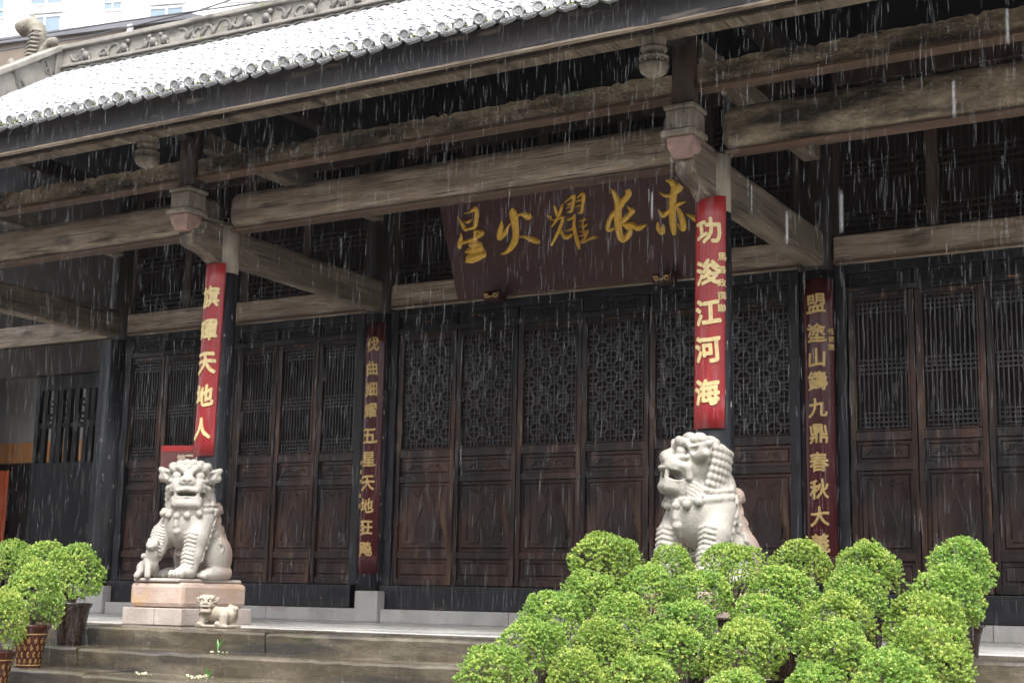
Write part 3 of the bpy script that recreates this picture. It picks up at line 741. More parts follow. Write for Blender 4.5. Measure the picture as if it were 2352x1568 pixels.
# left end bay: low head beam, pierced black leaf and the side room behind it
q = MB(); q.box(-6.15, -3.75, -.06, .08, 2.68, 3.03); part(q, 'side_head_beam', 'interior', H, .01)
q = MB(); q.box(-6.15, -3.59, -.085, .10, 3.05, 3.29); part(q, 'inner_tie_beam', 'beam_x', H, .02)
q = MB()
q.box(-4.86, -4.80, -.03, .03, .14, 2.67); q.box(-3.86, -3.76, -.03, .03, .14, 2.67); q.box(-4.36, -4.29, -.03, .03, .14, 2.67)
q.box(-4.80, -3.86, -.028, .028, 2.50, 2.67); q.box(-4.80, -3.86, -.028, .028, .14, 1.66)
for x0 in (-4.80, -4.29):
    for dx in (.09, .25, .34):
        q.box(x0+dx-.035, x0+dx+.035, -.024, .024, 1.66, 2.50)
    q.box(x0+.001, x0+.429, -.020, .020, 2.06, 2.12)
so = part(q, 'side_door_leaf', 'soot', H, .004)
sc = MB()
for x0 in (-4.80, -4.29):
    for cx_ in (.17, .40):
        for zc in (2.2, 2.36):
            sc.tube([(x0+cx_+(.012+.05*tt)*math.cos(7*tt), 0, zc+(.012+.05*tt)*math.sin(7*tt)) for tt in [i/14 for i in range(15)]], .014, 6)
sc.build('door_fretwork', M['soot'], so)
q = MB(); q.box(-8.0, -3.75, 1.02, 1.1, 2.06, 3.6); part(q, 'side_room_wall', 'room_white')
q = MB(); q.box(-8.0, -3.75, 1.00, 1.1, 1.80, 2.058); part(q, 'side_room_band', 'room_orange')
q = MB(); q.box(-8.0, -3.75, 1.01, 1.1, 0, 1.798); part(q, 'side_room_dado', 'dark_wood')
q = MB(); q.add([(-6.78+.02*i, .90+.03*math.sin(i*1.1), z) for i in range(24) for z in (.1, 1.7)], [(2*i, 2*i+2, 2*i+3, 2*i+1) for i in range(23)], True); part(q, 'side_room_drape', 'room_red')
q = MB(); q.tube([(-5.65, .9, 1.42), (-5.52, .85, 1.52)], .035, 10); part(q, 'side_room_spotlight', 'bracket')
q = MB(); q.box(-3.95, -3.62, -.26, -.12, 0, .30); part(q, 'base_stone', 'base_stone', H, .012)
q = MB(); q.box(-6.15, -3.95, -.22, .1, 0, .12); part(q, 'kerb_stone', 'base_stone', H, .006)

# ------------------------------------------------------------------ lettering
def glyph_mesh(ch, size, bold=0.0, ext=.004, wide=1.0):
    """outline of one character as vertices (centred) and faces"""
    c = bpy.data.curves.new('glyph', 'FONT'); c.body = ch; c.size = 1.0; c.extrude = ext/size
    c.resolution_u = 3
    o = bpy.data.objects.new('glyph', c); COL.objects.link(o)
    dg = bpy.context.evaluated_depsgraph_get(); dg.update()
    me = bpy.data.meshes.new_from_object(o.evaluated_get(dg))
    bm = bmesh.new(); bm.from_mesh(me)
    for i in range(1, 12):      # sliced so that it can bend round a column
        bmesh.ops.bisect_plane(bm, geom=bm.verts[:]+bm.edges[:]+bm.faces[:], plane_co=(i/12, 0, 0), plane_no=(1, 0, 0))
    bm.to_mesh(me); bm.free()
    vs = np.array([v.co[:] for v in me.vertices]); fs = [tuple(p.vertices) for p in me.polygons]
    bpy.data.objects.remove(o); bpy.data.curves.remove(c); bpy.data.meshes.remove(me)
    mn, mx = vs.min(0), vs.max(0)
    vs[:, :2] -= (mn[:2]+mx[:2])/2
    s = size/max(mx[1]-mn[1], .75)
    vs[:, 0] *= s*wide; vs[:, 1] *= s; vs[:, 2] *= size
    if bold:                    # heavier brush: the outline laid over itself, each copy a hair higher
        n0 = len(vs); allv = [vs]; allf = list(fs)
        for i in range(8):
            v2 = vs.copy(); v2[:, 0] += bold*s*.9*math.cos(i*math.pi/4); v2[:, 1] += bold*s*1.25*math.sin(i*math.pi/4); v2[:, 2] += .00025*(i+1)
            allv.append(v2); allf += [tuple(q+n0*(i+1) for q in f) for f in fs]
        vs = np.concatenate(allv); fs = allf
        ph = (ord(ch) % 17)*.7     # hand-written slant and swell
        xx, yy = vs[:, 0]/size, vs[:, 1]/size
        vs[:, 0] += size*(.025*np.sin(5*yy+ph)-.03*yy); vs[:, 1] += size*(.022*np.sin(6*xx+ph)+.05*xx)
    return vs, fs

def couplet(name, label, cx, cy, rad, half, zb, zt, text, zc, size, board_mat, gold_mat, bold, tilt=0.0, side=None):
    """a long board curved round its column, with raised gilded characters"""
    t = thing(name, label, 'couplet board', (cx, cy-rad, zb), 0, 'couplet boards hung on the columns')
    n = 18; B = MB(); vs = []; fs = []
    nz = 12
    for j in range(nz+1):
        z = (zt-zb)*j/nz
        for i in range(n+1):
            a_ = -half+2*half*i/n
            for rr_ in (rad, rad-.018):
                vs.append((rr_*math.sin(a_)+tilt*z, rad-rr_*math.cos(a_), z))
    W = 2*(n+1)
    for j in range(nz):
        for i in range(n):
            o0 = j*W+2*i
            fs.append((o0, o0+2, o0+W+2, o0+W)); fs.append((o0+1, o0+W+1, o0+W+3, o0+3))
        fs.append((j*W, j*W+W, j*W+W+1, j*W+1)); e0 = j*W+2*n; fs.append((e0, e0+1, e0+W+1, e0+W))
    for i in range(n):
        fs.append((2*i, 2*i+1, 2*i+3, 2*i+2)); o0 = nz*W+2*i; fs.append((o0, o0+2, o0+3, o0+1))
    B.add(vs, fs, False); bo = B.build('board', M[board_mat], t)
    for p_ in bo.data.polygons: p_.use_smooth = len(p_.vertices) == 4 and abs(p_.normal.z) < .5
    def put(chs, zs, sz, xoff, b, nm, gm):
        for ch, z in zip(chs, zs):
            v, f = glyph_mesh(ch, sz, b)
            out = []
            for x, y, d in v:
                a_ = (x+xoff)/rad; rr_ = rad+.004+d
                out.append((rr_*math.sin(a_)+tilt*(z-zb), rad-rr_*math.cos(a_), z-zb+y))
            m_ = MB(); m_.add(out, f); m_.build(nm, M[gm], t)
    put(text, zc, size, 0.0, bold, 'character', gold_mat)
    if side:
        chs, zs, sz, xo = side
        put(chs, zs, sz, xo, .012, 'small_character', gold_mat)
    return t
couplet('couplet_board', 'red curved board with big and small gold characters on the column behind the right lion', 4.515, OY, .152, .84, 1.405, 3.02,
        '功浚江河海', [2.773, 2.481, 2.201, 1.942, 1.65], .17, 'red_board', 'pale_gold', .032, .012,
        ('馬善政撰聯', [2.585, 2.494, 2.402, 2.312, 2.225], .055, .098))
couplet('couplet_board', 'red curved board with five gold characters on the column behind the left lion', -.005, OY, .152, .84, 1.36, 3.0,
        '旗暉天地人', [2.71, 2.42, 2.14, 1.866, 1.588], .17, 'red_board', 'pale_gold', .032, .012)
couplet('couplet_board', 'dark maroon board with ten gold characters on the inner column left of the main doors', 0.03, 0, .185, .72, .45, 2.90,
        '伐曲細耀五星天地狂飚', [2.685, 2.445, 2.237, 2.026, 1.777, 1.552, 1.319, 1.101, 0.893, 0.685], .135, 'maroon', 'dull_gold', .020, 0.0,
        ('任俊撰敬書', [1.52, 1.43, 1.34, 1.2, 1.1], .04, -.105))
couplet('couplet_board', 'dark maroon board with gold characters on the inner column right of the main doors', 4.53, 0, .185, .80, .45, 2.92,
        '盟塗山鑄九鼎春秋大義', [2.707, 2.461, 2.25, 2.058, 1.835, 1.621, 1.39, 1.171, 0.951, 0.735], .15, 'maroon', 'dull_gold', .020, 0.0,
        ('任俊撰', [2.469, 2.402, 2.335], .05, .118))

# big tilted name plaque with brushed characters
STROKES = [[(-1.111,0.788,0.005),(-1.088,0.725,0.019),(-1.066,0.668,0.027),(-1.056,0.647,0.016)],[(-1.033,0.816,0.005),(-0.993,0.816,0.011),(-0.943,0.832,0.019),(-0.907,0.843,0.032),(-0.904,0.793,0.03),(-0.925,0.736,0.032),(-0.955,0.676,0.027),(-1.003,0.666,0.019),(-1.067,0.661,0.021)],[(-1.055,0.742,0.005),(-1.018,0.727,0.019),(-0.967,0.751,0.008)],[(-1.114,0.634,0.006),(-1.122,0.59,0.021),(-1.149,0.542,0.032),(-1.161,0.504,0.028),(-1.137,0.506,0.019)],[(-1.147,0.537,0.024),(-1.064,0.548,0.022),(-0.979,0.569,0.025),(-0.898,0.6,0.033),(-0.888,0.618,0.024),(-0.931,0.633,0.017),(-0.973,0.623,0.016)],[(-0.953,0.645,0.011),(-0.97,0.583,0.024),(-0.999,0.506,0.04),(-1.022,0.429,0.055)],[(-1.049,0.512,0.024),(-0.973,0.518,0.04),(-0.908,0.501,0.019)],[(-1.104,0.447,0.016),(-1.05,0.457,0.035),(-0.968,0.463,0.04),(-0.903,0.476,0.032)],[(-1.119,0.353,0.016),(-1.08,0.375,0.055),(-0.995,0.396,0.06),(-0.9,0.411,0.04),(-0.88,0.409,0.021)],[(-0.652,0.695,0.008),(-0.668,0.648,0.028),(-0.697,0.592,0.036),(-0.714,0.54,0.032),(-0.678,0.551,0.024),(-0.637,0.585,0.027),(-0.592,0.639,0.013),(-0.546,0.673,0.006)],[(-0.513,0.801,0.016),(-0.517,0.757,0.052),(-0.519,0.67,0.051),(-0.528,0.573,0.044),(-0.555,0.498,0.043),(-0.613,0.435,0.033),(-0.677,0.397,0.021),(-0.721,0.389,0.008)],[(-0.489,0.715,0.006),(-0.438,0.738,0.021),(-0.388,0.718,0.04),(-0.353,0.699,0.032),(-0.394,0.689,0.016)],[(-0.51,0.527,0.006),(-0.45,0.525,0.019),(-0.38,0.493,0.036),(-0.32,0.467,0.032),(-0.289,0.459,0.009)],[(-0.171,0.692,0.006),(-0.142,0.674,0.022),(-0.135,0.654,0.008)],[(-0.079,0.772,0.011),(-0.071,0.724,0.022),(-0.072,0.676,0.016)],[(0.007,0.776,0.013),(-0.026,0.718,0.019),(-0.078,0.648,0.017),(-0.145,0.583,0.008)],[(-0.153,0.647,0.005),(-0.089,0.644,0.013),(-0.01,0.668,0.019)],[(-0.004,0.668,0.019),(-0.047,0.587,0.022),(-0.106,0.507,0.022),(-0.185,0.414,0.014)],[(-0.07,0.58,0.009),(-0.052,0.51,0.021),(-0.022,0.473,0.027),(0.027,0.482,0.021),(0.047,0.499,0.008)],[(0.03,0.788,0.006),(0.083,0.814,0.014),(0.136,0.841,0.022),(0.118,0.777,0.021),(0.082,0.705,0.019),(0.044,0.7,0.009)],[(0.052,0.766,0.006),(0.085,0.771,0.013),(0.109,0.787,0.006)],[(0.041,0.734,0.006),(0.074,0.744,0.011),(0.096,0.746,0.006)],[(0.167,0.814,0.008),(0.215,0.845,0.017),(0.231,0.829,0.024),(0.208,0.756,0.021),(0.177,0.68,0.019),(0.146,0.683,0.009)],[(0.145,0.783,0.006),(0.178,0.789,0.013),(0.206,0.799,0.006)],[(0.136,0.737,0.006),(0.169,0.742,0.013),(0.196,0.749,0.006)],[(0.118,0.672,0.008),(0.081,0.644,0.017),(0.03,0.63,0.016)],[(0.109,0.655,0.009),(0.082,0.572,0.022),(0.081,0.486,0.025),(0.09,0.399,0.024),(0.094,0.348,0.011)],[(0.098,0.599,0.011),(0.061,0.546,0.017),(-0.006,0.529,0.008)],[(0.199,0.63,0.009),(0.17,0.562,0.014),(0.169,0.495,0.014),(0.175,0.456,0.011)],[(0.14,0.599,0.006),(0.184,0.608,0.013),(0.222,0.617,0.008)],[(0.133,0.561,0.006),(0.178,0.551,0.014),(0.218,0.571,0.008)],[(0.128,0.509,0.006),(0.178,0.499,0.016),(0.223,0.513,0.008)],[(0.114,0.468,0.006),(0.162,0.472,0.014),(0.213,0.49,0.006)],[(0.22,0.499,0.008),(0.173,0.447,0.013),(0.129,0.409,0.017),(0.195,0.426,0.013),(0.262,0.447,0.021),(0.305,0.437,0.006)],[(0.507,0.86,0.006),(0.536,0.801,0.032),(0.551,0.715,0.044),(0.528,0.596,0.047),(0.514,0.494,0.044),(0.523,0.409,0.04),(0.541,0.369,0.024)],[(0.663,0.826,0.032),(0.671,0.788,0.036),(0.604,0.727,0.035),(0.54,0.66,0.035),(0.47,0.612,0.028),(0.427,0.551,0.027),(0.411,0.492,0.025),(0.479,0.498,0.014)],[(0.636,0.686,0.006),(0.669,0.645,0.027),(0.682,0.634,0.032),(0.629,0.593,0.03),(0.547,0.537,0.035)],[(0.556,0.527,0.016),(0.602,0.503,0.035),(0.625,0.463,0.032),(0.585,0.411,0.035),(0.537,0.374,0.019)],[(0.576,0.529,0.009),(0.645,0.517,0.027),(0.698,0.478,0.036),(0.75,0.486,0.027),(0.79,0.498,0.006)],[(1.046,0.86,0.011),(1.091,0.841,0.035),(1.11,0.784,0.04),(1.082,0.705,0.044),(1.061,0.616,0.043),(1.042,0.508,0.04),(1.037,0.426,0.035),(1.036,0.375,0.019)],[(0.97,0.765,0.006),(1.013,0.732,0.022),(1.071,0.729,0.024),(1.136,0.767,0.04),(1.177,0.802,0.04)],[(0.928,0.614,0.009),(0.954,0.569,0.027),(0.973,0.562,0.027),(1.05,0.608,0.024),(1.125,0.645,0.027),(1.194,0.655,0.011)],[(1.101,0.62,0.011),(1.121,0.572,0.027),(1.133,0.498,0.036),(1.129,0.425,0.036),(1.106,0.427,0.016),(1.089,0.471,0.006)],[(0.903,0.506,0.009),(0.898,0.451,0.028),(0.926,0.411,0.032),(0.942,0.446,0.024),(0.953,0.482,0.006)],[(1.18,0.547,0.006),(1.22,0.524,0.024),(1.258,0.492,0.032),(1.278,0.472,0.013)]]
CHARS = [STROKES[0:9], STROKES[9:13], STROKES[13:34], STROKES[34:39], STROKES[39:]]
pt = thing('name_plaque', 'large dark maroon plaque with five gold brushed characters leaning out above the main doors', 'plaque', (2.25, -.10, 3.07))
tilt_v = Vector((0, -.36, .81)).normalized(); pn = Vector((1, 0, 0)).cross(tilt_v)   # pn points out and down towards the court
def pl(u, v, d): return tuple(Vector((u, 0, 0))+tilt_v*v+pn*d)
q = MB(); vs = [pl(u, v, d) for d in (0, -.05) for u, v in ((-1.30, 0), (1.30, 0), (1.30, 1.06), (-1.30, 1.06))]
q.add(vs, [(0, 1, 2, 3), (7, 6, 5, 4), (0, 4, 5, 1), (1, 5, 6, 2), (2, 6, 7, 3), (3, 7, 4, 0)]); q.build('plaque_board', M['plaque'], pt, .006)
def brush(mb, pts, lift):
    """a stroke: catmull-rom path with varying width, a ridged top"""
    P = [np.array(p) for p in pts]; P = [2*P[0]-P[1]]+P+[2*P[-1]-P[-2]]
    path = []
    for i in range(1, len(P)-2):
        for s_ in range(5):
            t_ = s_/5
            path.append(.5*((2*P[i])+(-P[i-1]+P[i+1])*t_+(2*P[i-1]-5*P[i]+4*P[i+1]-P[i+2])*t_**2+(-P[i-1]+3*P[i]-3*P[i+1]+P[i+2])*t_**3))
    path.append(P[-2]); n = len(path); vs = []
    for i, p in enumerate(path):
        d = path[min(i+1, n-1)][:2]-path[max(i-1, 0)][:2]; d = d/(np.linalg.norm(d)+1e-9); nrm = np.array((-d[1], d[0])); w = max(p[2], .006)*.80
        for k_, h in ((-1, .001), (-.55, .014), (0, .017+lift), (.55, .014), (1, .001)):
            vs.append(pl(p[0]+nrm[0]*w*k_, p[1]+nrm[1]*w*k_, h))
    fs = [(i*5+k_, i*5+k_+1, i*5+k_+6, i*5+k_+5) for i in range(n-1) for k_ in range(4)]
    fs = [f[::-1] for f in fs]
    fs += [(0, 1, 2, 3, 4), tuple((n-1)*5+k_ for k_ in (4, 3, 2, 1, 0))]
    mb.add(vs, fs, False)
for ci, sts in enumerate(CHARS):
    q = MB()
    for si, s_ in enumerate(sts): brush(q, s_, .0006*si)
    q.build('character', M['gold'], pt)
for x in (-.82, .92):      # gilded rests under the plaque
    q = MB(); q.box(x-.09, x+.09, -.17, -.02, -.075, .012)
    ro_ = q.build('plaque_rest', M['plaque'], pt, .01)
    q = MB()
    for dx in (-.045, .045): q.tube([(x+dx+(.01+.022*tt)*math.cos(6*tt), -.175, -.03+(.008+.02*tt)*math.sin(6*tt)) for tt in [i/10 for i in range(11)]], .006, 5)
    q.tube([(x-.08, -.175, -.015), (x, -.18, -.05), (x+.08, -.175, -.015)], .006, 5)
    q.build('rest_carving', M['dull_gold'], ro_)

# printed information sign beside the left column
sg = thing('information_sign', 'maroon printed sign with red corner and pale Chinese lettering behind the left lion', 'sign', (-.66, -1.9, 0), math.radians(18))
q = MB(); q.box(-.02, .02, -.02, .02, 0, 1.5); q.lathe([(.17, 0), (.17, .02), (.03, .03)], (0, 0, 0), 20); q.build('sign_post', M['metal'], sg)
SZ0, SZ1, SW = 1.20, 1.53, .28
q = MB(); q.box(-SW, SW, -.045, -.022, SZ0, SZ1); q.build('sign_board', M['sign_maroon'], sg, .004)
q = MB(); q.prism([(-SW+.001, SZ1-.002), (-SW+.001, SZ1-.055), (.0, SZ1-.055), (.06, SZ1-.002)], lambda p: (p[0], -.049, p[1]), lambda p: (p[0], -.0455, p[1])); q.build('sign_corner', M['sign_red'], sg)
for ln, (tx, zz, sz) in enumerate((('第二单元', SZ1-.125, .085), ('红岩印记', SZ1-.235, .085), ('展览展示', SZ1-.30, .03))):
    for i, ch in enumerate(tx):
        v, f = glyph_mesh(ch, sz, .02, .001)
        m_ = MB(); m_.add([(x-.08+i*sz*1.02, -.047-d, zz+y) for x, y, d in v], f); m_.build('sign_character', M['sign_text'], sg)

# ------------------------------------------------------------------ carved lions (distance field -> one continuous surface)
class Field:
    def __init__(s, lo, hi, h):
        s.h = h; s.lo = np.array(lo, float)
        s.n = [int(math.ceil((b-a_)/h))+1 for a_, b in zip(lo, hi)]
        s.ax = [s.lo[i]+h*np.arange(s.n[i]) for i in range(3)]
        s.D = np.full(s.n, 1.0, np.float32); s.T = None; s.k = .02
    def region(s, c, rad):
        c = np.array(c, float)
        if s.T is not None: c = s.T[0] @ c+s.T[1]
        sl = []
        for i in range(3):
            a_ = max(0, int((c[i]-rad-s.lo[i])/s.h)-1); b = min(s.n[i], int((c[i]+rad-s.lo[i])/s.h)+3)
            if b <= a_: return None, None
            sl.append(slice(a_, b))
        P = np.stack(np.meshgrid(*[s.ax[i][sl[i]] for i in range(3)], indexing='ij'), -1)
        if s.T is not None: P = (P-s.T[1]) @ s.T[0]
        return tuple(sl), P
    def blend(s, sl, d, k, sub=False):
        A = s.D[sl]
        if sub:
            d = -d; h_ = np.maximum(k-np.abs(A-d), 0)/k; s.D[sl] = np.maximum(A, d)+h_*h_*k*.25
        else:
            h_ = np.maximum(k-np.abs(A-d), 0)/k; s.D[sl] = np.minimum(A, d)-h_*h_*k*.25
    def ell(s, c, r, k=.03, rot=None, sub=False):
        r = np.array(r, float); sl, P = s.region(c, max(r)+k+.03)
        if sl is None: return
        q_ = P-np.array(c)
        if rot is not None: q_ = q_ @ np.array(Matrix.Rotation(rot[1], 3, rot[0]))
        k0 = np.linalg.norm(q_/r, axis=-1); k1 = np.linalg.norm(q_/(r*r), axis=-1)+1e-9
        s.blend(sl, k0*(k0-1)/k1, k, sub)
    def cap(s, p, q_, r0, r1, k=.03, sub=False):
        p, q_ = np.array(p, float), np.array(q_, float)
        c = (p+q_)/2; sl, P = s.region(c, np.linalg.norm(q_-p)/2+max(r0, r1)+k+.03)
        if sl is None: return
        d = q_-p; t_ = np.clip(((P-p) @ d)/(d @ d), 0, 1)
        s.blend(sl, np.linalg.norm(P-p-t_[..., None]*d, axis=-1)-(r0+(r1-r0)*t_), k, sub)
    def path(s, pts, r0, r1, k=.015, sub=False):
        for i in range(len(pts)-1):
            a_, b = i/(len(pts)-1), (i+1)/(len(pts)-1)
            s.cap(pts[i], pts[i+1], r0+(r1-r0)*a_, r0+(r1-r0)*b, k, sub)
    def box(s, c, hs_, rr=.02, k=.03, sub=False):
        hs_ = np.array(hs_, float); sl, P = s.region(c, np.linalg.norm(hs_)+k+.03)
        if sl is None: return
        q_ = np.abs(P-np.array(c))-(hs_-rr)
        s.blend(sl, np.linalg.norm(np.maximum(q_, 0), axis=-1)+np.minimum(q_.max(-1), 0)-rr, k, sub)
    def hit(s, o, d):
        """first surface point from o along d (nearest grid samples)"""
        o, d = np.array(o, float), np.array(d, float); d /= np.linalg.norm(d)
        for t_ in np.arange(0, 1.2, s.h*.5):
            p = o+d*t_; i = np.round((p-s.lo)/s.h).astype(int)
            if (i < 0).any() or (i >= np.array(s.n)).any(): continue
            if s.D[tuple(i)] < 0: return p
        return o+d*.4
    def mesh(s, name, mat, parent):
        D = s.D; nx, ny, nz = D.shape; sg_ = D < 0
        acc = np.zeros((nx-1, ny-1, nz-1, 3), np.float32); cnt = np.zeros((nx-1, ny-1, nz-1), np.float32)
        for ax in range(3):
            o1, o2 = [i for i in range(3) if i != ax]
            sa = [slice(None)]*3; sb = [slice(None)]*3; sa[ax] = slice(0, -1); sb[ax] = slice(1, None)
            A, B = D[tuple(sa)], D[tuple(sb)]; m_ = (A < 0) != (B < 0)
            t_ = np.where(m_, A/np.where(A == B, 1, A-B), 0)
            I = np.indices(A.shape).astype(np.float32)
            pos = np.stack([I[0], I[1], I[2]], -1); pos[..., ax] += t_
            for d1 in (0, 1):
                for d2 in (0, 1):
                    es = [slice(None)]*3
                    es[o1] = slice(d1, D.shape[o1]-1+d1); es[o2] = slice(d2, D.shape[o2]-1+d2)
                    mm = m_[tuple(es)]
                    acc += np.where(mm[..., None], pos[tuple(es)], 0); cnt += mm
        ok = cnt > 0; idx = np.full(ok.shape, -1, np.int64); idx[ok] = np.arange(ok.sum())
        V = acc[ok]/cnt[ok][:, None]*s.h+s.lo
        Fs = []
        for ax in range(3):
            o1, o2 = [(1, 2), (2, 0), (0, 1)][ax]
            sa = [slice(None)]*3; sb = [slice(None)]*3; sa[ax] = slice(0, -1); sb[ax] = slice(1, None)
            A, B = sg_[tuple(sa)], sg_[tuple(sb)]
            E_ = np.argwhere(A != B)
            E_ = E_[(E_[:, o1] > 0) & (E_[:, o2] > 0) & (E_[:, o1] < D.shape[o1]-1) & (E_[:, o2] < D.shape[o2]-1)]
            inside = A[tuple(E_.T)]
            def cell(a1, a2):
                c_ = E_.copy(); c_[:, o1] -= a1; c_[:, o2] -= a2
                return idx[tuple(c_.T)]
            quad = np.stack([cell(1, 1), cell(0, 1), cell(0, 0), cell(1, 0)], 1)
            quad[~inside] = quad[~inside][:, ::-1]
            Fs.append(quad)
        return mesh_np(name, V, np.concatenate(Fs), mat, parent, True)

def rotz(a_): c, s_ = math.cos(a_), math.sin(a_); return np.array(((c, -s_, 0), (s_, c, 0), (0, 0, 1)))
def rotx(a_): c, s_ = math.cos(a_), math.sin(a_); return np.array(((1, 0, 0), (0, c, -s_), (0, s_, c)))

def lion_head(F, c, yaw, sc=1.0, pitch=-.10, gape=.015):
    """head facing -y in its own frame"""
    class S: pass
    F.T = (rotz(yaw) @ rotx(pitch) , np.array(c, float))
    k = .02*sc
    def e(p, r, kk=None, sub=False, rot=None): F.ell([x*sc for x in p], [x*sc for x in r], (kk if kk else .02)*sc, rot, sub)
    def cp(p, q_, r0, r1, kk=.015, sub=False): F.cap([x*sc for x in p], [x*sc for x in q_], r0*sc, r1*sc, kk*sc, sub)
    def pa(pts, r0, r1, kk=.012, sub=False): F.path([[x*sc for x in p] for p in pts], r0*sc, r1*sc, kk*sc, sub)
    F.box([0, .02*sc, .035*sc], [.150*sc, .135*sc, .125*sc], .07*sc, .03*sc)          # skull
    F.box([0, -.115*sc, -.03*sc], [.118*sc, .085*sc, .052*sc], .04*sc, .03*sc)         # upper muzzle
    F.box([0, -.098*sc, -.142*sc], [.118*sc, .085*sc, .052*sc], .035*sc, .03*sc)        # lower jaw
    F.box([0, -.04*sc, -.09*sc], [.125*sc, .08*sc, .09*sc], .05*sc, .03*sc)
    # lips
    pa([(-.128, -.085, -.070), (-.115, -.135, -.060), (-.07, -.188, -.064), (0, -.203, -.058), (.07, -.188, -.064), (.115, -.135, -.060), (.128, -.085, -.070)], .017, .017, .01)
    pa([(-.120, -.100, -.118), (-.07, -.168, -.112), (0, -.180, -.110), (.07, -.168, -.112), (.120, -.100, -.118)], .013, .013, .01)
    e((0, -.172, -.160), (.07, .025, .03), .02)
    # nose
    e((0, -.185, .012), (.064, .045, .040), .018); cp((0, -.165, .03), (0, -.115, .10), .040, .030, .02)
    for s_ in (-1, 1):
        e((s_*.040, -.190, -.003), (.030, .028, .024), .01)
        e((s_*.025, -.232, -.004), (.013, .022, .010), .004, True)
    # eyes, brows, cheeks
    for s_ in (-1, 1):
        e((s_*.088, -.128, .058), (.050, .040, .046), .025, True)
        e((s_*.086, -.122, .055), (.038, .034, .035), .006)
        pa([(s_*.03, -.150, .085), (s_*.075, -.150, .118), (s_*.125, -.118, .112), (s_*.152, -.070, .07)], .024, .018, .014)
        pa([(s_*.055, -.160, .012), (s_*.10, -.140, .008), (s_*.140, -.095, .022)], .020, .016, .014)
        pa([(s_*.06, -.175, -.030), (s_*.11, -.135, -.030), (s_*.150, -.075, -.035), (s_*.150, -.050, -.09)], .024, .022, .014)
        # ears: swept out and back with a hollow
        cp((s_*.150, -.035, .070), (s_*.228, .0, .122), .046, .022, .02)
        cp((s_*.155, -.030, .045), (s_*.215, .0, .062), .036, .028, .02)
        cp((s_*.172, -.068, .070), (s_*.200, -.054, .092), .024, .010, .006, True)
    # open mouth: a wide slot with deep corners
    F.box([0, -.170*sc, -.090*sc], [(.066 if gape < .02 else .15)*sc, .075*sc, gape*sc], .012*sc, .006*sc, True)
    for s_ in (-1, 1):
        e((s_*.108, -.120, -.092), (.046, .046, .026), .006, True)
        cp((s_*.084, -.175, -.074), (s_*.084, -.172, -.112), .014, .014, .006)          # fangs
    # forehead curls
    for j, (zz, yy, n_, rr_) in enumerate(((.118, -.132, 5, .032), (.158, -.090, 6, .034), (.172, -.035, 6, .034), (.168, .03, 6, .034))):
        for i in range(n_):
            x_ = (i-(n_-1)/2)*.052
            e((x_, yy+.9*x_*x_, zz-1.4*x_*x_), (rr_, rr_, rr_*.9), .006)
    # rows of mane curls round the back of the head
    for j in range(8):
        z_ = .115-.042*j
        for i in range(15):
            a_ = math.radians(15+150*i/14)
            R1 = .168+.012*math.sin(math.pi*j/7)
            e((R1*math.cos(a_), .012+R1*.95*math.sin(a_), z_), (.020, .020, .0215), .013)
    # beard locks sweeping back along the jaw
    for s_ in (-1, 1):
        for j in range(5):
            z_ = -.10-.022*j
            pa([(s_*(.118+.004*j), -.07+.01*j, z_), (s_*.150, -.02, z_-.012), (s_*.168, .03, z_-.03), (s_*.16, .08, z_-.06)], .013, .010, .005)
    F.T = None

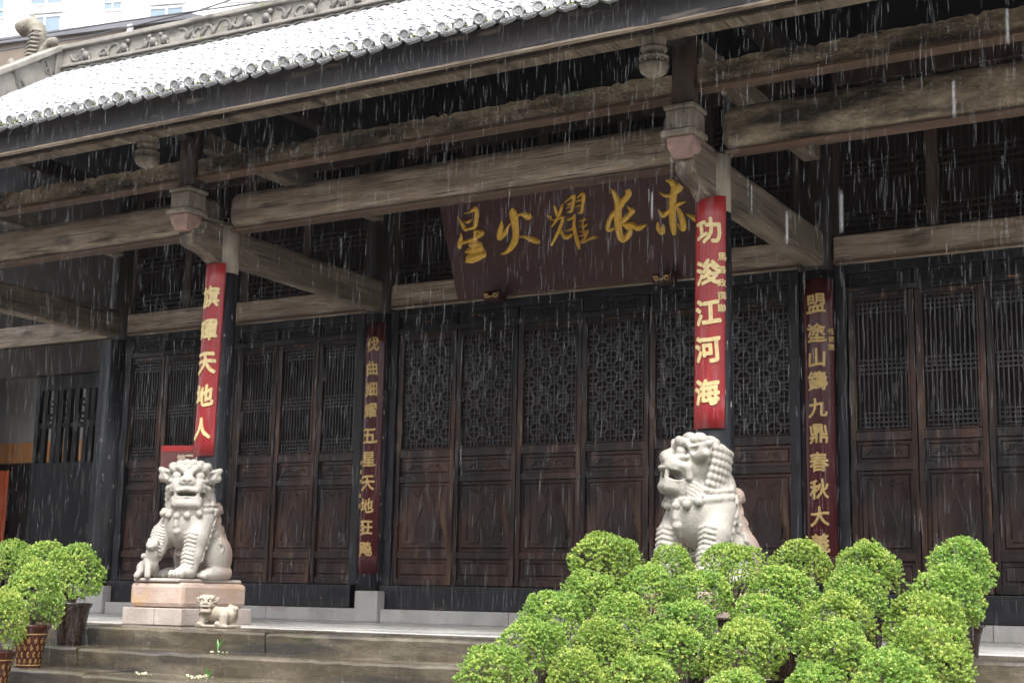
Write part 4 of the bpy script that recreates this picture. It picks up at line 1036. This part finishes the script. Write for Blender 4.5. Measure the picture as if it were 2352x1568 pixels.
def big_lion(name, mat, parent, yaw, cub):
    F = Field((-.36, -.56, -.01), (.36, .47, 1.08), .0068)
    F.ell((0, -.11, .49), (.232, .20, .235), .05)          # chest
    F.ell((0, -.04, .64), (.205, .195, .21), .06)         # neck
    F.ell((0, .10, .34), (.195, .23, .24), .06)           # back
    F.ell((0, .20, .20), (.205, .21, .205), .06)          # rump
    for s_ in (-1, 1):
        F.ell((s_*.165, .14, .20), (.095, .175, .185), .03)     # thigh
        F.cap((s_*.20, .22, .06), (s_*.225, -.06, .045), .06, .055, .02)
        F.ell((s_*.228, -.10, .04), (.062, .085, .045), .015)
        for i in range(4): F.ell((s_*.228+(i-1.5)*.029, -.17, .030), (.017, .032, .026), .006)
    down = [1] if cub else [-1, 1]
    for s_ in down:
        F.path([(s_*.150, -.10, .50), (s_*.175, -.19, .34), (s_*.172, -.235, .20), (s_*.168, -.275, .07)], .110, .074, .03)
        F.ell((s_*.168, -.335, .050), (.085, .100, .055), .02)
        for i in range(4): F.ell((s_*.168+(i-1.5)*.038, -.425, .040), (.023, .040, .036), .006)
    if cub:                                                    # raised paw on the cub
        F.path([(-.150, -.10, .50), (-.195, -.20, .37), (-.205, -.26, .26), (-.165, -.32, .20)], .115, .066, .03)
        F.ell((-.15, -.37, .195), (.070, .075, .04), .02)
        for i in range(4): F.ell((-.15+(i-1.5)*.033, -.435, .185), (.020, .032, .026), .006)
    # ridged bands on the fore legs
    for s_ in (-1, 1):
        raised = cub and s_ < 0
        for i in range(9):
            z_ = (.25+.026*i) if raised else (.115+.035*i)
            xc = s_*(.185 if raised else .172)
            pp = [F.hit((xc+dx, -.6, z_-abs(dx)*.25), (0, 1, 0)) for dx in (-.062, -.035, 0, .035, .062)]
            F.path(pp, .011, .011, .005)
    # flame locks on the back of the legs and down the flank
    for s_ in (-1, 1):
        for i in range(7):
            z_ = .16+.05*i; y_ = -.20+.022*i
            pp = [F.hit((s_*.5, y_+a_, z_+b_), (-s_, 0, 0)) for a_, b_ in ((0, 0), (.03, .03), (.045, .012), (.065, .05))]
            F.path(pp, .016, .007, .006)
        for i in range(6):
            z_ = .66-.062*i; y_ = -.03+.022*i
            pp = [F.hit((s_*.5, y_+a_, z_+b_), (-s_, 0, 0)) for a_, b_ in ((0, 0), (-.012, -.04), (.025, -.07), (.005, -.11))]
            F.path(pp, .018, .008, .006)
    # collar with beads, strap and bells, tassel (laid on the carved surface)
    n_ = 34
    for i in range(n_):
        a_ = math.radians(-105+210*i/(n_-1))-math.pi/2+yaw*.35
        dv = (math.cos(a_), math.sin(a_), 0); zc_ = .640-.03*max(0, -math.sin(a_))
        o_ = lambda z: (0+.5*dv[0], -.05+.5*dv[1], z)
        F.ell(F.hit(o_(zc_), (-dv[0], -dv[1], 0)), (.017, .017, .018), .004)
        F.ell(F.hit(o_(zc_-.048), (-dv[0], -dv[1], 0)), (.021, .013, .020), .02)
    cx0 = .20*math.sin(yaw)*.35
    for i, dx in enumerate((-.17, -.09, 0, .09, .17)):
        z_ = .535+.9*dx*dx
        p_ = F.hit((cx0+dx, -.6, z_), (0, 1, 0))
        F.ell(p_+np.array((0, 0, .028)), (.024, .020, .016), .006); F.ell(p_+np.array((0, -.012, -.006)), (.031, .029, .031), .005)
    pp = [F.hit((cx0, -.6, z_), (0, 1, 0))+np.array((0, -.012, 0)) for z_ in (.49, .45, .40, .33)]
    F.cap(pp[0], pp[1], .022, .026, .006); F.cap(pp[1], pp[2], .018, .034, .006); F.cap(pp[2], pp[3], .032, .014, .006)
    # scroll on the upper back, spine locks and tail
    F.cap((-.07, .20, .62), (.07, .20, .62), .062, .062, .012); F.cap((-.05, .20, .54), (.05, .20, .54), .05, .05, .02)
    for i in range(7):
        z_ = .60-.068*i
        for s_ in (-1.6, -.6, .6, 1.6):
            pp = [F.hit((s_*.055+a_*(1 if s_ > 0 else -1), .6, z_+b_), (0, -1, 0)) for a_, b_ in ((0, 0), (.026, -.03), (0, -.05), (.02, -.08))]
            F.path(pp, .022, .010, .007)
    F.path([(.02, .37, .06), (.05, .395, .18), (.02, .385, .30), (.05, .355, .40)], .055, .025, .02)
    F.ell((0, .34, .05), (.17, .09, .05), .03)
    lion_head(F, (.02*math.sin(yaw), -.125, .800), yaw, 1.15, -.10 if cub else -.24, .015 if cub else .024)
    return F.mesh(name, mat, parent)

def lion_cub(name, mat, parent):
    F = Field((-.32, -.56, -.01), (.10, -.22, .42), .0065)
    F.ell((-.20, -.37, .085), (.085, .115, .075), .02); F.ell((-.13, -.42, .13), (.065, .07, .085), .03); F.ell((-.105, -.44, .21), (.055, .055, .08), .02)
    F.cap((-.12, -.46, .13), (-.09, -.50, .02), .034, .026, .015); F.cap((-.19, -.45, .08), (-.20, -.51, .02), .034, .028, .015)
    F.ell((-.09, -.46, .275), (.056, .056, .052), .015); F.ell((-.070, -.505, .262), (.032, .03, .026), .01)
    for s_ in (-1, 1): F.ell((-.09+s_*.045, -.45, .315), (.018, .014, .024), .008)
    for i in range(6):
        for j in range(3): F.ell((-.13+.012*j, -.42+.02*i-.02, .30-.036*j), (.02, .02, .018), .006)
    return F.mesh(name, mat, parent)

def plinth(t, w=.50, d=.80):
    q = MB()
    for x0, x1, y0, y1 in ((-w/2-.03, .02, -d/2-.03, -.05), (.026, w/2+.03, -d/2-.03, -.02), (-w/2-.03, .02, -.044, d/2+.03), (.026, w/2+.03, -.014, d/2+.03)):
        q.box(x0, x1, y0, y1, 0, .125)
    q.build('plinth_slabs', M['pale_sandstone'], t, .006)
    q = MB(); q.box(-w/2, w/2, -d/2, d/2, .128, .315); q.build('plinth_block', M['sandstone'], t, .035)
    q = MB(); q.box(-w/2+.03, w/2-.04, -d/2+.0, d/2-.02, .316, .345); q.build('plinth_top', M['pale_sandstone'], t, .012)

lt = thing('guardian_lion', 'pale stone guardian lioness with paw on a cub, seated beside the left column', 'stone lion', (.40, -2.98, 0), math.radians(4), 'pair of guardian lions')
plinth(lt)
b = big_lion('lion_body', M['lion'], lt, math.radians(33), True); b.location = (0, 0.02, .342); b.scale = (.87, .86, .895)
c_ = lion_cub('lion_cub', M['lion'], lt); c_.location = (0, 0.02, .342); c_.scale = (.87, .86, .895)
rt = thing('guardian_lion', 'pale stone guardian lion with head turned left, half hidden behind the shrubs', 'stone lion', (4.72, -3.0, 0), math.radians(-14), 'pair of guardian lions')
plinth(rt)
b = big_lion('lion_body', M['lion'], rt, math.radians(-44), False); b.location = (0, 0.02, .342); b.scale = (.95, .92, .93)

def small_lion():
    t = thing('stone_lion_cub', 'little weathered stone lion standing against the left lion plinth', 'stone lion', (1.06, -3.38, 0), math.radians(0))
    F = Field((-.27, -.16, -.005), (.25, .16, .33), .0055)
    F.box((0, 0, .012), (.215, .115, .012), .006, .008)
    F.ell((.02, .01, .135), (.17, .075, .075), .03); F.ell((-.10, .0, .15), (.085, .085, .09), .03); F.ell((.13, .02, .12), (.075, .08, .085), .03)
    for x_, y_ in ((-.13, -.06), (-.12, .06)): F.cap((x_, y_, .12), (x_-.02, y_-.02, .03), .042, .034, .015); F.ell((x_-.035, y_-.03, .03), (.045, .035, .025), .01)
    for x_, y_ in ((.14, -.07), (.14, .07)): F.cap((x_, y_, .12), (x_+.0, y_-.01, .03), .055, .04, .015); F.ell((x_-.05, y_-.02, .035), (.055, .035, .03), .01)
    F.path([(.19, .03, .14), (.21, .03, .19), (.12, .04, .215)], .03, .022, .012)
    lion_head(F, (-.115, -.045, .235), math.radians(28), .50, -.05)
    F.mesh('lion_body', M['small_lion'], t).scale = (.70, .70, .70)
small_lion()

# ------------------------------------------------------------------ shrubs in pots
def foliage_mesh(seed, nsprig, leafL=.020, funnel=.0):
    """leaves of a clipped dome of unit radius 1 (scaled per shrub); per-leaf colour attribute"""
    g_ = np.random.default_rng(seed)
    nb = 60; bumps = g_.normal(size=(nb, 3)); bumps /= np.linalg.norm(bumps, axis=1)[:, None]; amp = g_.uniform(.02, .11, nb)
    d = g_.normal(size=(nsprig, 3)); d /= np.linalg.norm(d, axis=1)[:, None]
    d[:, 2] = np.where(d[:, 2] < -.62, -d[:, 2], d[:, 2]); d /= np.linalg.norm(d, axis=1)[:, None]
    R1 = np.ones(nsprig)*.93
    for bdir, a_ in zip(bumps, amp): R1 += a_*np.clip((d @ bdir-.86)/.14, 0, 1)
    for bdir in g_.normal(size=(14, 3)):
        bdir /= np.linalg.norm(bdir); R1 -= g_.uniform(.03, .12)*np.clip((d @ bdir-.88)/.12, 0, 1)
    u = g_.uniform(0, 1, nsprig); R1 *= np.where(u < .80, g_.uniform(.87, 1.03, nsprig), g_.uniform(.55, .9, nsprig))
    R1 *= 1+(g_.uniform(0, 1, nsprig) < .02)*g_.uniform(0, .10, nsprig)
    C_ = d*R1[:, None]
    keep = (C_[:, 2] > -.80); d, C_ = d[keep], C_[keep]; nS = len(d)
    tone = g_.uniform(0, 1, nS); patch = np.clip(.5+.9*np.sin(C_ @ g_.normal(size=3)*2.2+g_.uniform(0, 6))*np.sin(C_ @ g_.normal(size=3)*2.5), 0, 1)
    L = 8; V = np.zeros((nS*L*5, 3)); Fq = []; colr = np.zeros((nS*L*5, 4)); colr[:, 3] = 1
    palette = np.array([(.045, .115, .02), (.14, .27, .045), (.29, .45, .09), (.50, .59, .15), (.76, .72, .24)])
    i = 0
    for s_ in range(nS):
        out = d[s_]*.75+np.array((0, 0, .45))+g_.normal(size=3)*.35; out /= np.linalg.norm(out)
        ax = np.cross(out, g_.normal(size=3)); ax /= np.linalg.norm(ax); bx = np.cross(out, ax)
        for l in range(L):
            an = l*2.4+tone[s_]*6; hgt = -.5+.9*l/L
            dirn = (ax*math.cos(an)+bx*math.sin(an))*(.9-.45*l/L)+out*(.35+.75*l/L); dirn /= np.linalg.norm(dirn)
            side = np.cross(dirn, out); side /= np.linalg.norm(side)+1e-9
            le = leafL*g_.uniform(.75, 1.25); wd = le*.30
            nrm = np.cross(side, dirn)
            p0 = C_[s_]+out*hgt*leafL*5.5*.35; mid = p0+dirn*le*2.6
            lf = [p0, p0+dirn*le*1.2+side*wd*2.6-nrm*.10*le, p0+dirn*le*2.6*.82+side*wd*1.7, p0+dirn*le*2.6, p0+dirn*le*1.2-side*wd*2.6-nrm*.10*le]
            V[i*5:i*5+5] = lf; b_ = i*5; Fq.append((b_, b_+1, b_+2, b_+3)); Fq.append((b_, b_+3, b_+4, b_+4))
            yv = .38+.18*patch[s_]+.26*(l/L-.4)+g_.normal()*.10+(.26 if tone[s_] > .93 else 0)-.25*(d[s_][2] < -.3)*0
            yv = np.clip(yv, 0, .999)*4; j = int(yv); cc = palette[j]*(1-(yv-j))+palette[j+1]*(yv-j)
            colr[b_:b_+5, :3] = cc*g_.uniform(.8, 1.2); i += 1
    me = bpy.data.meshes.new('foliage')
    faces = []
    for f in Fq: faces.append(f if len(set(f)) == 4 else f[:3])
    me.from_pydata(V[:i*5].tolist(), [], faces); me.materials.append(M['leaf'])
    at_ = me.attributes.new('leafcol', 'FLOAT_COLOR', 'POINT'); at_.data.foreach_set('color', colr[:i*5].astype(np.float32).ravel())
    me.update(); return me
FOL = [foliage_mesh(100+i, 1500, .027) for i in range(6)]

def branch_mesh(seed):
    r = random.Random(seed); m_ = MB()
    for i in range(22):
        a_ = r.uniform(0, 6.28); R1 = r.uniform(.25, .85); zt = r.uniform(-.35, .25)
        m_.tube([(r.uniform(-.08, .08), r.uniform(-.08, .08), -1.9), (.22*R1*math.cos(a_), .22*R1*math.sin(a_), -1.25), (.7*R1*math.cos(a_+.2), .7*R1*math.sin(a_+.2), -.6), (R1*math.cos(a_+.3), R1*math.sin(a_+.3), zt)], [.045, .035, .022, .010], 5)
    me = bpy.data.meshes.new('branches'); me.from_pydata(m_.v, [], m_.f); me.materials.append(M['stem']); return me
BR = [branch_mesh(i) for i in range(3)]

POT = [(.62, 0), (.66, .03), (.74, .35), (.90, .72), (.98, .90), (1.06, .93), (1.08, .97), (1.06, 1.0), (.95, 1.0), (.92, .90)]
def pot_mesh(mat):
    m_ = MB(); m_.lathe(POT, (0, 0, 0), 32, caps=True)
    me = bpy.data.meshes.new('pot'); me.from_pydata(m_.v, [], m_.f); me.materials.append(mat); me.polygons.foreach_set('use_smooth', [True]*len(me.polygons)); return me
POTM = {'dark': pot_mesh(M['pot_dark']), 'red': pot_mesh(M['pot_red'])}
sm_ = MB(); sm_.lathe([(.001, .91), (.93, .91)], (0, 0, 0), 24, caps=False); SOIL = bpy.data.meshes.new('soil'); SOIL.from_pydata(sm_.v, [], sm_.f); SOIL.materials.append(M['soil'])
sm_ = MB(); sm_.lathe([(.60, -.001), (.63, -.001), (.635, .028), (.60, .028)], (0, 0, 0), 24, caps=False); FOOT = bpy.data.meshes.new('pot_foot'); FOOT.from_pydata(sm_.v, [], sm_.f); FOOT.materials.append(M['terracotta'])
def flower_mesh():
    m_ = MB(); r = random.Random(2)
    def surf_pt(a_, z, d):
        rr_ = np.interp(z, [p[1] for p in POT[:5]], [p[0] for p in POT[:5]])+d
        return (rr_*math.cos(a_), rr_*math.sin(a_), z)
    for row in range(4):
        for i in range(15):
            a0 = 2*math.pi*(i+.5*(row % 2))/15; z0 = .17+.16*row; S = .054
            for p_ in range(6):
                t0 = 2*math.pi*p_/6+row
                ca, cz = (a0+S*math.cos(t0)/.8, z0+S*.9*math.sin(t0)) if p_ < 5 else (a0, z0)
                n = 8; ring = [surf_pt(ca+.025*math.cos(k_*2*math.pi/n)/.8, cz+.024*math.sin(k_*2*math.pi/n), .008) for k_ in range(n)]
                if p_ < 5: m_.add(ring, [tuple(range(n))])
                else:
                    m_.add([surf_pt(ca+.02*math.cos(k_*2*math.pi/n)/.8, cz+.02*math.sin(k_*2*math.pi/n), .010) for k_ in range(n)], [tuple(range(n))])
    for z in (.09, .79):
        m_.lathe([(np.interp(z, [p[1] for p in POT[:5]], [p[0] for p in POT[:5]])+.004, z-.012), (np.interp(z, [p[1] for p in POT[:5]], [p[0] for p in POT[:5]])+.014, z), (np.interp(z, [p[1] for p in POT[:5]], [p[0] for p in POT[:5]])+.004, z+.012)], (0, 0, 0), 32, caps=False)
    me = bpy.data.meshes.new('flower_pattern'); me.from_pydata(m_.v, [], m_.f); me.materials.append(M['pot_flower']); return me
FLOW = flower_mesh()

def child(name, me, parent, loc=(0, 0, 0), scale=(1, 1, 1), rz=0.0):
    o = bpy.data.objects.new(name, me); link(o, parent); o.location = loc; o.scale = scale; o.rotation_euler = (0, 0, rz)
    return o
shrub_n = 0
def shrub(x, y, zc, rad, hh, zbase, potr, poth, label, pot='dark', group='clipped potted shrubs on the steps'):
    global shrub_n; r = random.Random(500+shrub_n)
    t = thing('potted_shrub', label, 'potted shrub', (x, y, zbase), 0, group)
    h2 = max(hh, .82*rad); zc = zc+1.02*hh-h2; hh = h2
    zr = zc-zbase
    child('foliage', FOL[shrub_n % len(FOL)], t, (0, 0, zr), (rad*r.uniform(.89, .98), rad*r.uniform(.89, .98), hh*1.02), r.uniform(0, 6.28)).rotation_euler[0] = r.uniform(-.16, .16)
    child('branches', BR[shrub_n % 3], t, (0, 0, zr), (rad*.9, rad*.9, (zr-poth*.85)/1.9), r.uniform(0, 6))
    p = child('pot', POTM['red' if pot == 'flower' else 'dark'], t, (0, 0, 0), (potr, potr, poth), r.uniform(0, 6))
    child('soil', SOIL, p); child('pot_foot', FOOT, p)
    if pot == 'flower': child('flower_pattern', FLOW, p)
    shrub_n += 1
    return t

ROWS = {
 'A': [(4.329, -3.65, .477, .22, .145, 1), (4.764, -3.65, .429, .156, .115, 0), (5.143, -3.65, .449, .193, .135, 0), (5.55, -3.65, .46, .17, .135, 0), (5.907, -3.65, .45, .178, .125, 0), (6.418, -3.65, .448, .184, .13, 0)],
 'B': [(4.452, -4.1, .263, .185, .125, 0), (4.809, -4.1, .293, .155, .125, 0), (5.149, -4.1, .299, .166, .12, 0), (5.598, -4.1, .299, .184, .135, 0), (5.987, -4.1, .291, .162, .14, 0), (6.456, -4.1, .292, .195, .135, 0)],
 'C': [(4.448, -4.52, .143, .194, .13, 0), (4.847, -4.52, .14, .161, .115, 0), (5.211, -4.52, .14, .162, .12, 0), (5.642, -4.52, .152, .179, .13, 0), (6.008, -4.52, .162, .18, .13, 0), (6.428, -4.52, .157, .195, .12, 0)],
 'D': [(4.559, -4.94, -.001, .183, .13, 0), (4.962, -4.94, .009, .162, .115, 0), (5.33, -4.94, .011, .174, .13, 0), (5.702, -4.94, .019, .19, .15, 0), (6.148, -4.94, .029, .178, .135, 0), (6.534, -4.94, .031, .192, .125, 0)],
 'E': [(4.579, -5.36, -.111, .179, .12, 0), (5.029, -5.36, -.116, .153, .11, 0), (5.364, -5.36, -.11, .169, .115, 0), (5.816, -5.36, -.154, .163, .11, 0), (6.167, -5.36, -.115, .13, .105, 0), (6.499, -5.36, -.075, .172, .115, 0)],
}
ROWNAME = {'A': 'topmost', 'B': 'second highest', 'C': 'middle', 'D': 'second lowest', 'E': 'lowest'}
ORD = ['leftmost', 'second from left', 'third from left', 'fourth from left', 'fifth from left', 'rightmost']
LEVEL = {'A': -.006, 'B': -RISE-.01, 'C': -2*RISE-.01, 'D': -3*RISE-.01, 'E': -4*RISE-.01}
for row, items in ROWS.items():
    for i, (x, y, z, rd, hh, dk) in enumerate(items):
        look = 'dark green clipped shrub' if dk else 'yellow-green clipped shrub'
        shrub(x, y, z, rd, hh, LEVEL[row], .105, .17, f'{look}, {ORD[i]} in the {ROWNAME[row]} row of the big right cluster', group='clipped potted shrubs massed on the right of the steps')
shrub(.37, -4.14, .315, .205, .215, -RISE-.01, .135, .30, 'green shrub in dark glazed pot on the step left of the lion', group='potted shrubs on the left of the steps')
shrub(.47, -4.58, .165, .205, .21, -2*RISE-.01, .125, .29, 'yellow-green shrub in red pot with ochre flowers on a lower left step', 'flower', group='potted shrubs on the left of the steps')
shrub(.66, -5.02, .03, .185, .21, -3*RISE-.01, .125, .27, 'shrub in flowered pot cut by the left edge, lowest on the left', 'flower', group='potted shrubs on the left of the steps')
shrub(-.42, -3.68, .42, .205, .17, -.006, .13, .24, 'wide flat green shrub behind the dark pot shrub at far left', group='potted shrubs on the left of the steps')
shrub(-.80, -3.70, .42, .16, .17, -.006, .12, .24, 'small green shrub farthest back at the left edge', group='potted shrubs on the left of the steps')

# weeds and fallen blossom on the steps
def sprout(x, y, z, s, label, n=6, seed=1):
    r = random.Random(seed); m_ = MB()
    for i in range(n):
        a_ = r.uniform(0, 6.28); L_ = s*r.uniform(.6, 1.1); w = L_*.16
        dx, dy = math.cos(a_)*.5, math.sin(a_)*.5
        m_.add([(0, 0, 0), (dx*L_*.6-dy*w, dy*L_*.6+dx*w, L_*.55), (dx*L_, dy*L_, L_*.9), (dx*L_*.6+dy*w, dy*L_*.6-dx*w, L_*.55)], [(0, 1, 2, 3)])
    o = m_.build('weed', M['leaf'], None, 0, (x, y, z))
    at_ = o.data.attributes.new('leafcol', 'FLOAT_COLOR', 'POINT'); at_.data.foreach_set('color', np.tile(np.array((.13, .36, .06, 1), np.float32), len(m_.v)))
    return tag(o, label, 'weed', 'weeds sprouting from the steps')
sprout(1.60, -3.98, -.14, .10, 'bright green weed growing at the foot of the top step', 8, 3)
sprout(2.0, -4.5, -.274, .07, 'small weed on the second step below the lion', 6, 5)
sprout(2.7, -4.9, -.41, .07, 'pale weed at the bottom edge of the photo', 6, 9)
pm = MB(); r = random.Random(31)
for cx_, cy_, cz_, n in ((1.55, -4.62, -.273, 10), (1.95, -4.55, -.273, 14), (2.05, -4.64, -.273, 9), (1.75, -4.15, -.142, 5)):
    for i in range(n):
        px_, py_, s_ = cx_+r.gauss(0, .035), cy_+r.gauss(0, .03), r.uniform(.008, .016); h_ = r.uniform(.004, .02)
        pm.add([(px_-s_, py_, cz_+.002), (px_, py_-s_, cz_+h_), (px_+s_, py_, cz_+.004), (px_, py_+s_, cz_+h_)], [(0, 1, 2, 3)])
tag(pm.build('fallen_blossom', M['petal']), kind='stuff')

# ------------------------------------------------------------------ behind the roof: neighbour's wall, cables, tower
nb = thing('neighbour_building', 'tan rendered wall with dark coping rising behind the temple roof', 'building', (-14, 9, -1.26))
def capz(x): return 12.45-.10*(x+17.4)/1.0*.9 if x < -11.5 else 11.92-.35*(x+11.5)
xs = [-24, -20, -17.4, -15.5, -13.5, -11.6, -9.5, -6]
q = MB(); strip(q, lambda x: 0, lambda x: capz(x)-.14, xs, 9, 12); o = q.build('rendered_wall', M['tan'], nb); o.location = (14, -9, 1.26)
q = MB(); strip(q, lambda x: capz(x)-.138, lambda x: capz(x), xs, 8.9, 12.1); o = q.build('dark_coping', M['cap'], nb); o.location = (14, -9, 1.26)
q = MB(); q.box(-13.2, -13.08, 8.85, 8.92, 11.0, 11.95); o = q.build('wall_pipe', M['pole'], nb); o.location = (14, -9, 1.26)
def cable(pts, label):
    m_ = MB(); m_.tube(pts, .018, 6); tag(m_.build('cable', M['cable']), label, 'cable', 'overhead cables behind the roof')
cable([(-22, 8.6, 12.35), (-17, 8.6, 11.95), (-14, 8.6, 11.75), (-11, 8.6, 11.72), (-7, 8.6, 12.0)], 'slack black cable strung along the tan wall')
cable([(-22, 8.5, 12.15), (-17, 8.5, 12.15), (-13, 8.5, 11.85), (-9, 8.5, 11.5)], 'lower black cable crossing the dark coping')
m_ = MB(); m_.tube([(-11.75, 9.4, 8), (-11.75, 9.4, 14.5)], [.13, .09], 12); tag(m_.build('roof_pole', M['pole']), 'grey metal pole standing behind the dark coping', 'pole')

tw = thing('apartment_tower', 'white high rise apartment block with bay windows far behind the temple', 'building', (-52, 48, -1.26), math.radians(18))
q = MB(); q.box(-26, 26, 0, 16, 0, 47); q.build('tower_wall', M['tower'], tw)
fr = MB(); gl = MB()
r = random.Random(77)
for fl in range(9, 15):
    z = fl*3.0
    for i, bx in enumerate(range(-24, 26, 8)):
        # projecting bay with glazing, beside a recessed balcony and a small window
        bal = MB()
        bal.box(bx, bx+2.6, -1.4, -.02, z, z+.35); bal.box(bx, bx+.14, -1.4, -.02, z+.352, z+2.9); bal.box(bx+2.46, bx+2.6, -1.4, -.02, z+.352, z+2.9); bal.build('window_bay', M['tower_frame'], tw)
w0 = None
for fl in range(9, 15):
    z = fl*3.0
    for bx in range(-24, 26, 8):
        if not (-24 <= bx <= 24): continue
        if w0 is None:
            q = MB()
            for x0, x1, z0, z1 in ((0, 2.3, 0, .12), (0, 2.3, 2.28, 2.4), (0, .1, .12, 2.28), (2.2, 2.3, .12, 2.28), (1.1, 1.2, .12, 2.28), (.1, 1.1, .75, .85), (1.2, 2.2, .75, .85)): q.box(x0, x1, 0, .12, z0, z1)
            w0 = q.build('window', M['tower_frame'], tw)
            q = MB(); q.box(.1, 2.2, .05, .07, .12, 2.28); q.build('pane', M['glass'], w0)
            w1 = None; ws = [w0]
            w0.location = (bx+.15, -1.42, z+.42)
        elif len(ws) < 60:
            c2 = copy_tree(w0, tw); c2.location = (bx+.15, -1.42, z+.42); ws.append(c2)
        if len(ws) < 96:
            c3 = copy_tree(w0, tw); c3.location = (bx+4.4, -.13, z+.4); c3.scale = (.55 if (fl+bx) % 3 else .9, 1, .7); ws.append(c3)

# ------------------------------------------------------------------ unseen halls added behind and beside the viewer to block low sky
def added_hall(label, loc, rz, L, h, name='sky_blocking_hall'):
    t = thing(name, label, 'building', loc, rz)
    q = MB(); q.box(-L/2, L/2, .0, 6, 0, h); q.build('wall', M['dark_wood'], t)
    q = MB(); q.box(-L/2-.5, L/2+.5, -2.3, 6.5, -.02, .45); q.build('plinth', M['base_stone'], t, .02)
    n = int(L/4)
    for i in range(n+1):
        q = MB(); q.lathe([(.16, .451), (.15, h-.2)], (-L/2+.2+(L-.4)*i/n, -1.8, 0), 16); q.build('column', M['post'], t)
    for i in range(n):
        x0 = -L/2+.2+(L-.4)*i/n
        q = MB(); q.box(x0+.4, x0+(L-.4)/n-.4, -.06, -.002, .46, 2.9)
        for k_ in range(1, 4): q.box(x0+.4+k_*((L-.4)/n-.8)/4-.03, x0+.4+k_*((L-.4)/n-.8)/4+.03, -.10, -.061, .46, 2.9)
        q.build('door', M['door'], t)
    q = MB(); q.prism([(-3.4, h-.35), (-3.4, h-.15), (2.6, h+3.6), (8.2, h-.15), (8.2, h-.35), (2.6, h+3.3)], lambda p: (-L/2-1, p[0], p[1]), lambda p: (L/2+1, p[0], p[1])); rf = q.build('roof', M['tile_end'], t)
    q = MB()
    for i in range(int((L+1.8)/.3)):
        x = -L/2-.9+.3*i; q.tube([(x, -3.42, h-.13), (x, 2.5, h+3.58)], .07, 6)
    q.build('roof_tiles', M['tile_end'], rf)
    q = MB(); q.box(-L/2-1, L/2+1, 2.4, 2.8, h+3.55, h+4.0); q.build('ridge', M['ridge'], rf)
added_hall('unseen timber hall with tiled roof added behind the viewer to block low sky', (4, -20, -1.26), math.pi, 40, 5.0)
added_hall('unseen timber side hall with tiled roof added on the left to block low sky', (-19, -14, -1.26), math.pi/2, 14, 4.6)
added_hall('unseen timber side hall with tiled roof added on the right to block low sky', (23, -9, -1.26), -math.pi/2, 20, 5.0)

# ------------------------------------------------------------------ damp air over the whole place
hm = bpy.data.materials.new('damp_air'); hm.use_nodes = True
hn, hl = hm.node_tree.nodes, hm.node_tree.links; hn.remove(hn["Principled BSDF"])
pv = hn.new("ShaderNodeVolumePrincipled"); pv.inputs["Color"].default_value = (.93, .95, 1.0, 1); pv.inputs["Density"].default_value = .0003
hl.new(pv.outputs[0], hn["Material Output"].inputs["Volume"])
q = MB(); q.box(-95, 62, -62, 85, -2.6, 47.5); tag(q.build('haze', hm), kind='stuff')

# ------------------------------------------------------------------ rain
def rain():
    g_ = np.random.default_rng(5); N = 42000
    x = g_.uniform(-6, 11.5, N); y = g_.uniform(-7.6, -4.12, N); z = g_.uniform(-.9, 6.0, N)
    L_ = g_.uniform(.04, .10, N); rd = g_.uniform(.00012, .00036, N)*(1+1.2*(g_.uniform(0, 1, N) > .985)); lean = np.radians(g_.normal(.8, 2.2, N))
    # a few large near drops and drips falling from the eave
    M2 = 150; xe = X0T+PITCH_T/2+PITCH_T*g_.integers(-5, 45, M2); x = np.r_[x, xe]; y = np.r_[y, -4.06+g_.normal(0, .01, M2)]; z = np.r_[z, 3.8-np.abs(g_.normal(0, 1.2, M2))]
    L_ = np.r_[L_, g_.uniform(.03, .10, M2)]; rd = np.r_[rd, g_.uniform(.0004, .0008, M2)]; lean = np.r_[lean, np.zeros(M2)]
    near = [(7.2, -8.6, 1.0), (6.75, -8.3, 1.18), (7.7, -8.8, 1.28), (7.5, -9.2, .85), (7.62, -8.9, 1.12)]
    for p in near:
        x = np.r_[x, p[0]]; y = np.r_[y, p[1]]; z = np.r_[z, p[2]]; L_ = np.r_[L_, .075]; rd = np.r_[rd, .0016]; lean = np.r_[lean, .01]
    n = len(x); V = np.zeros((n, 10, 3)); top = np.stack([x+np.tan(lean)*L_, y, z+L_], 1); bot = np.stack([x, y, z], 1)
    for k_ in range(4):
        a_ = math.pi/2*k_; off = np.stack([np.cos(a_)*rd, np.sin(a_)*rd, 0*rd], 1)
        V[:, 1+k_] = bot+(top-bot)*.18+off; V[:, 5+k_] = bot+(top-bot)*.82+off*.9
    V[:, 0] = bot; V[:, 9] = top
    b_ = (np.arange(n)*10)[:, None]; T = []
    for k_ in range(4):
        k2 = (k_+1) % 4
        T.append(b_+np.array([[0, 1+k2, 1+k_]])); T.append(b_+np.array([[1+k_, 1+k2, 5+k2]])); T.append(b_+np.array([[1+k_, 5+k2, 5+k_]])); T.append(b_+np.array([[5+k_, 5+k2, 9]]))
    o = mesh_np('rain', V.reshape(-1, 3), np.concatenate(T), M['rain'], None, True)
    tag(o, kind='stuff')
rain()
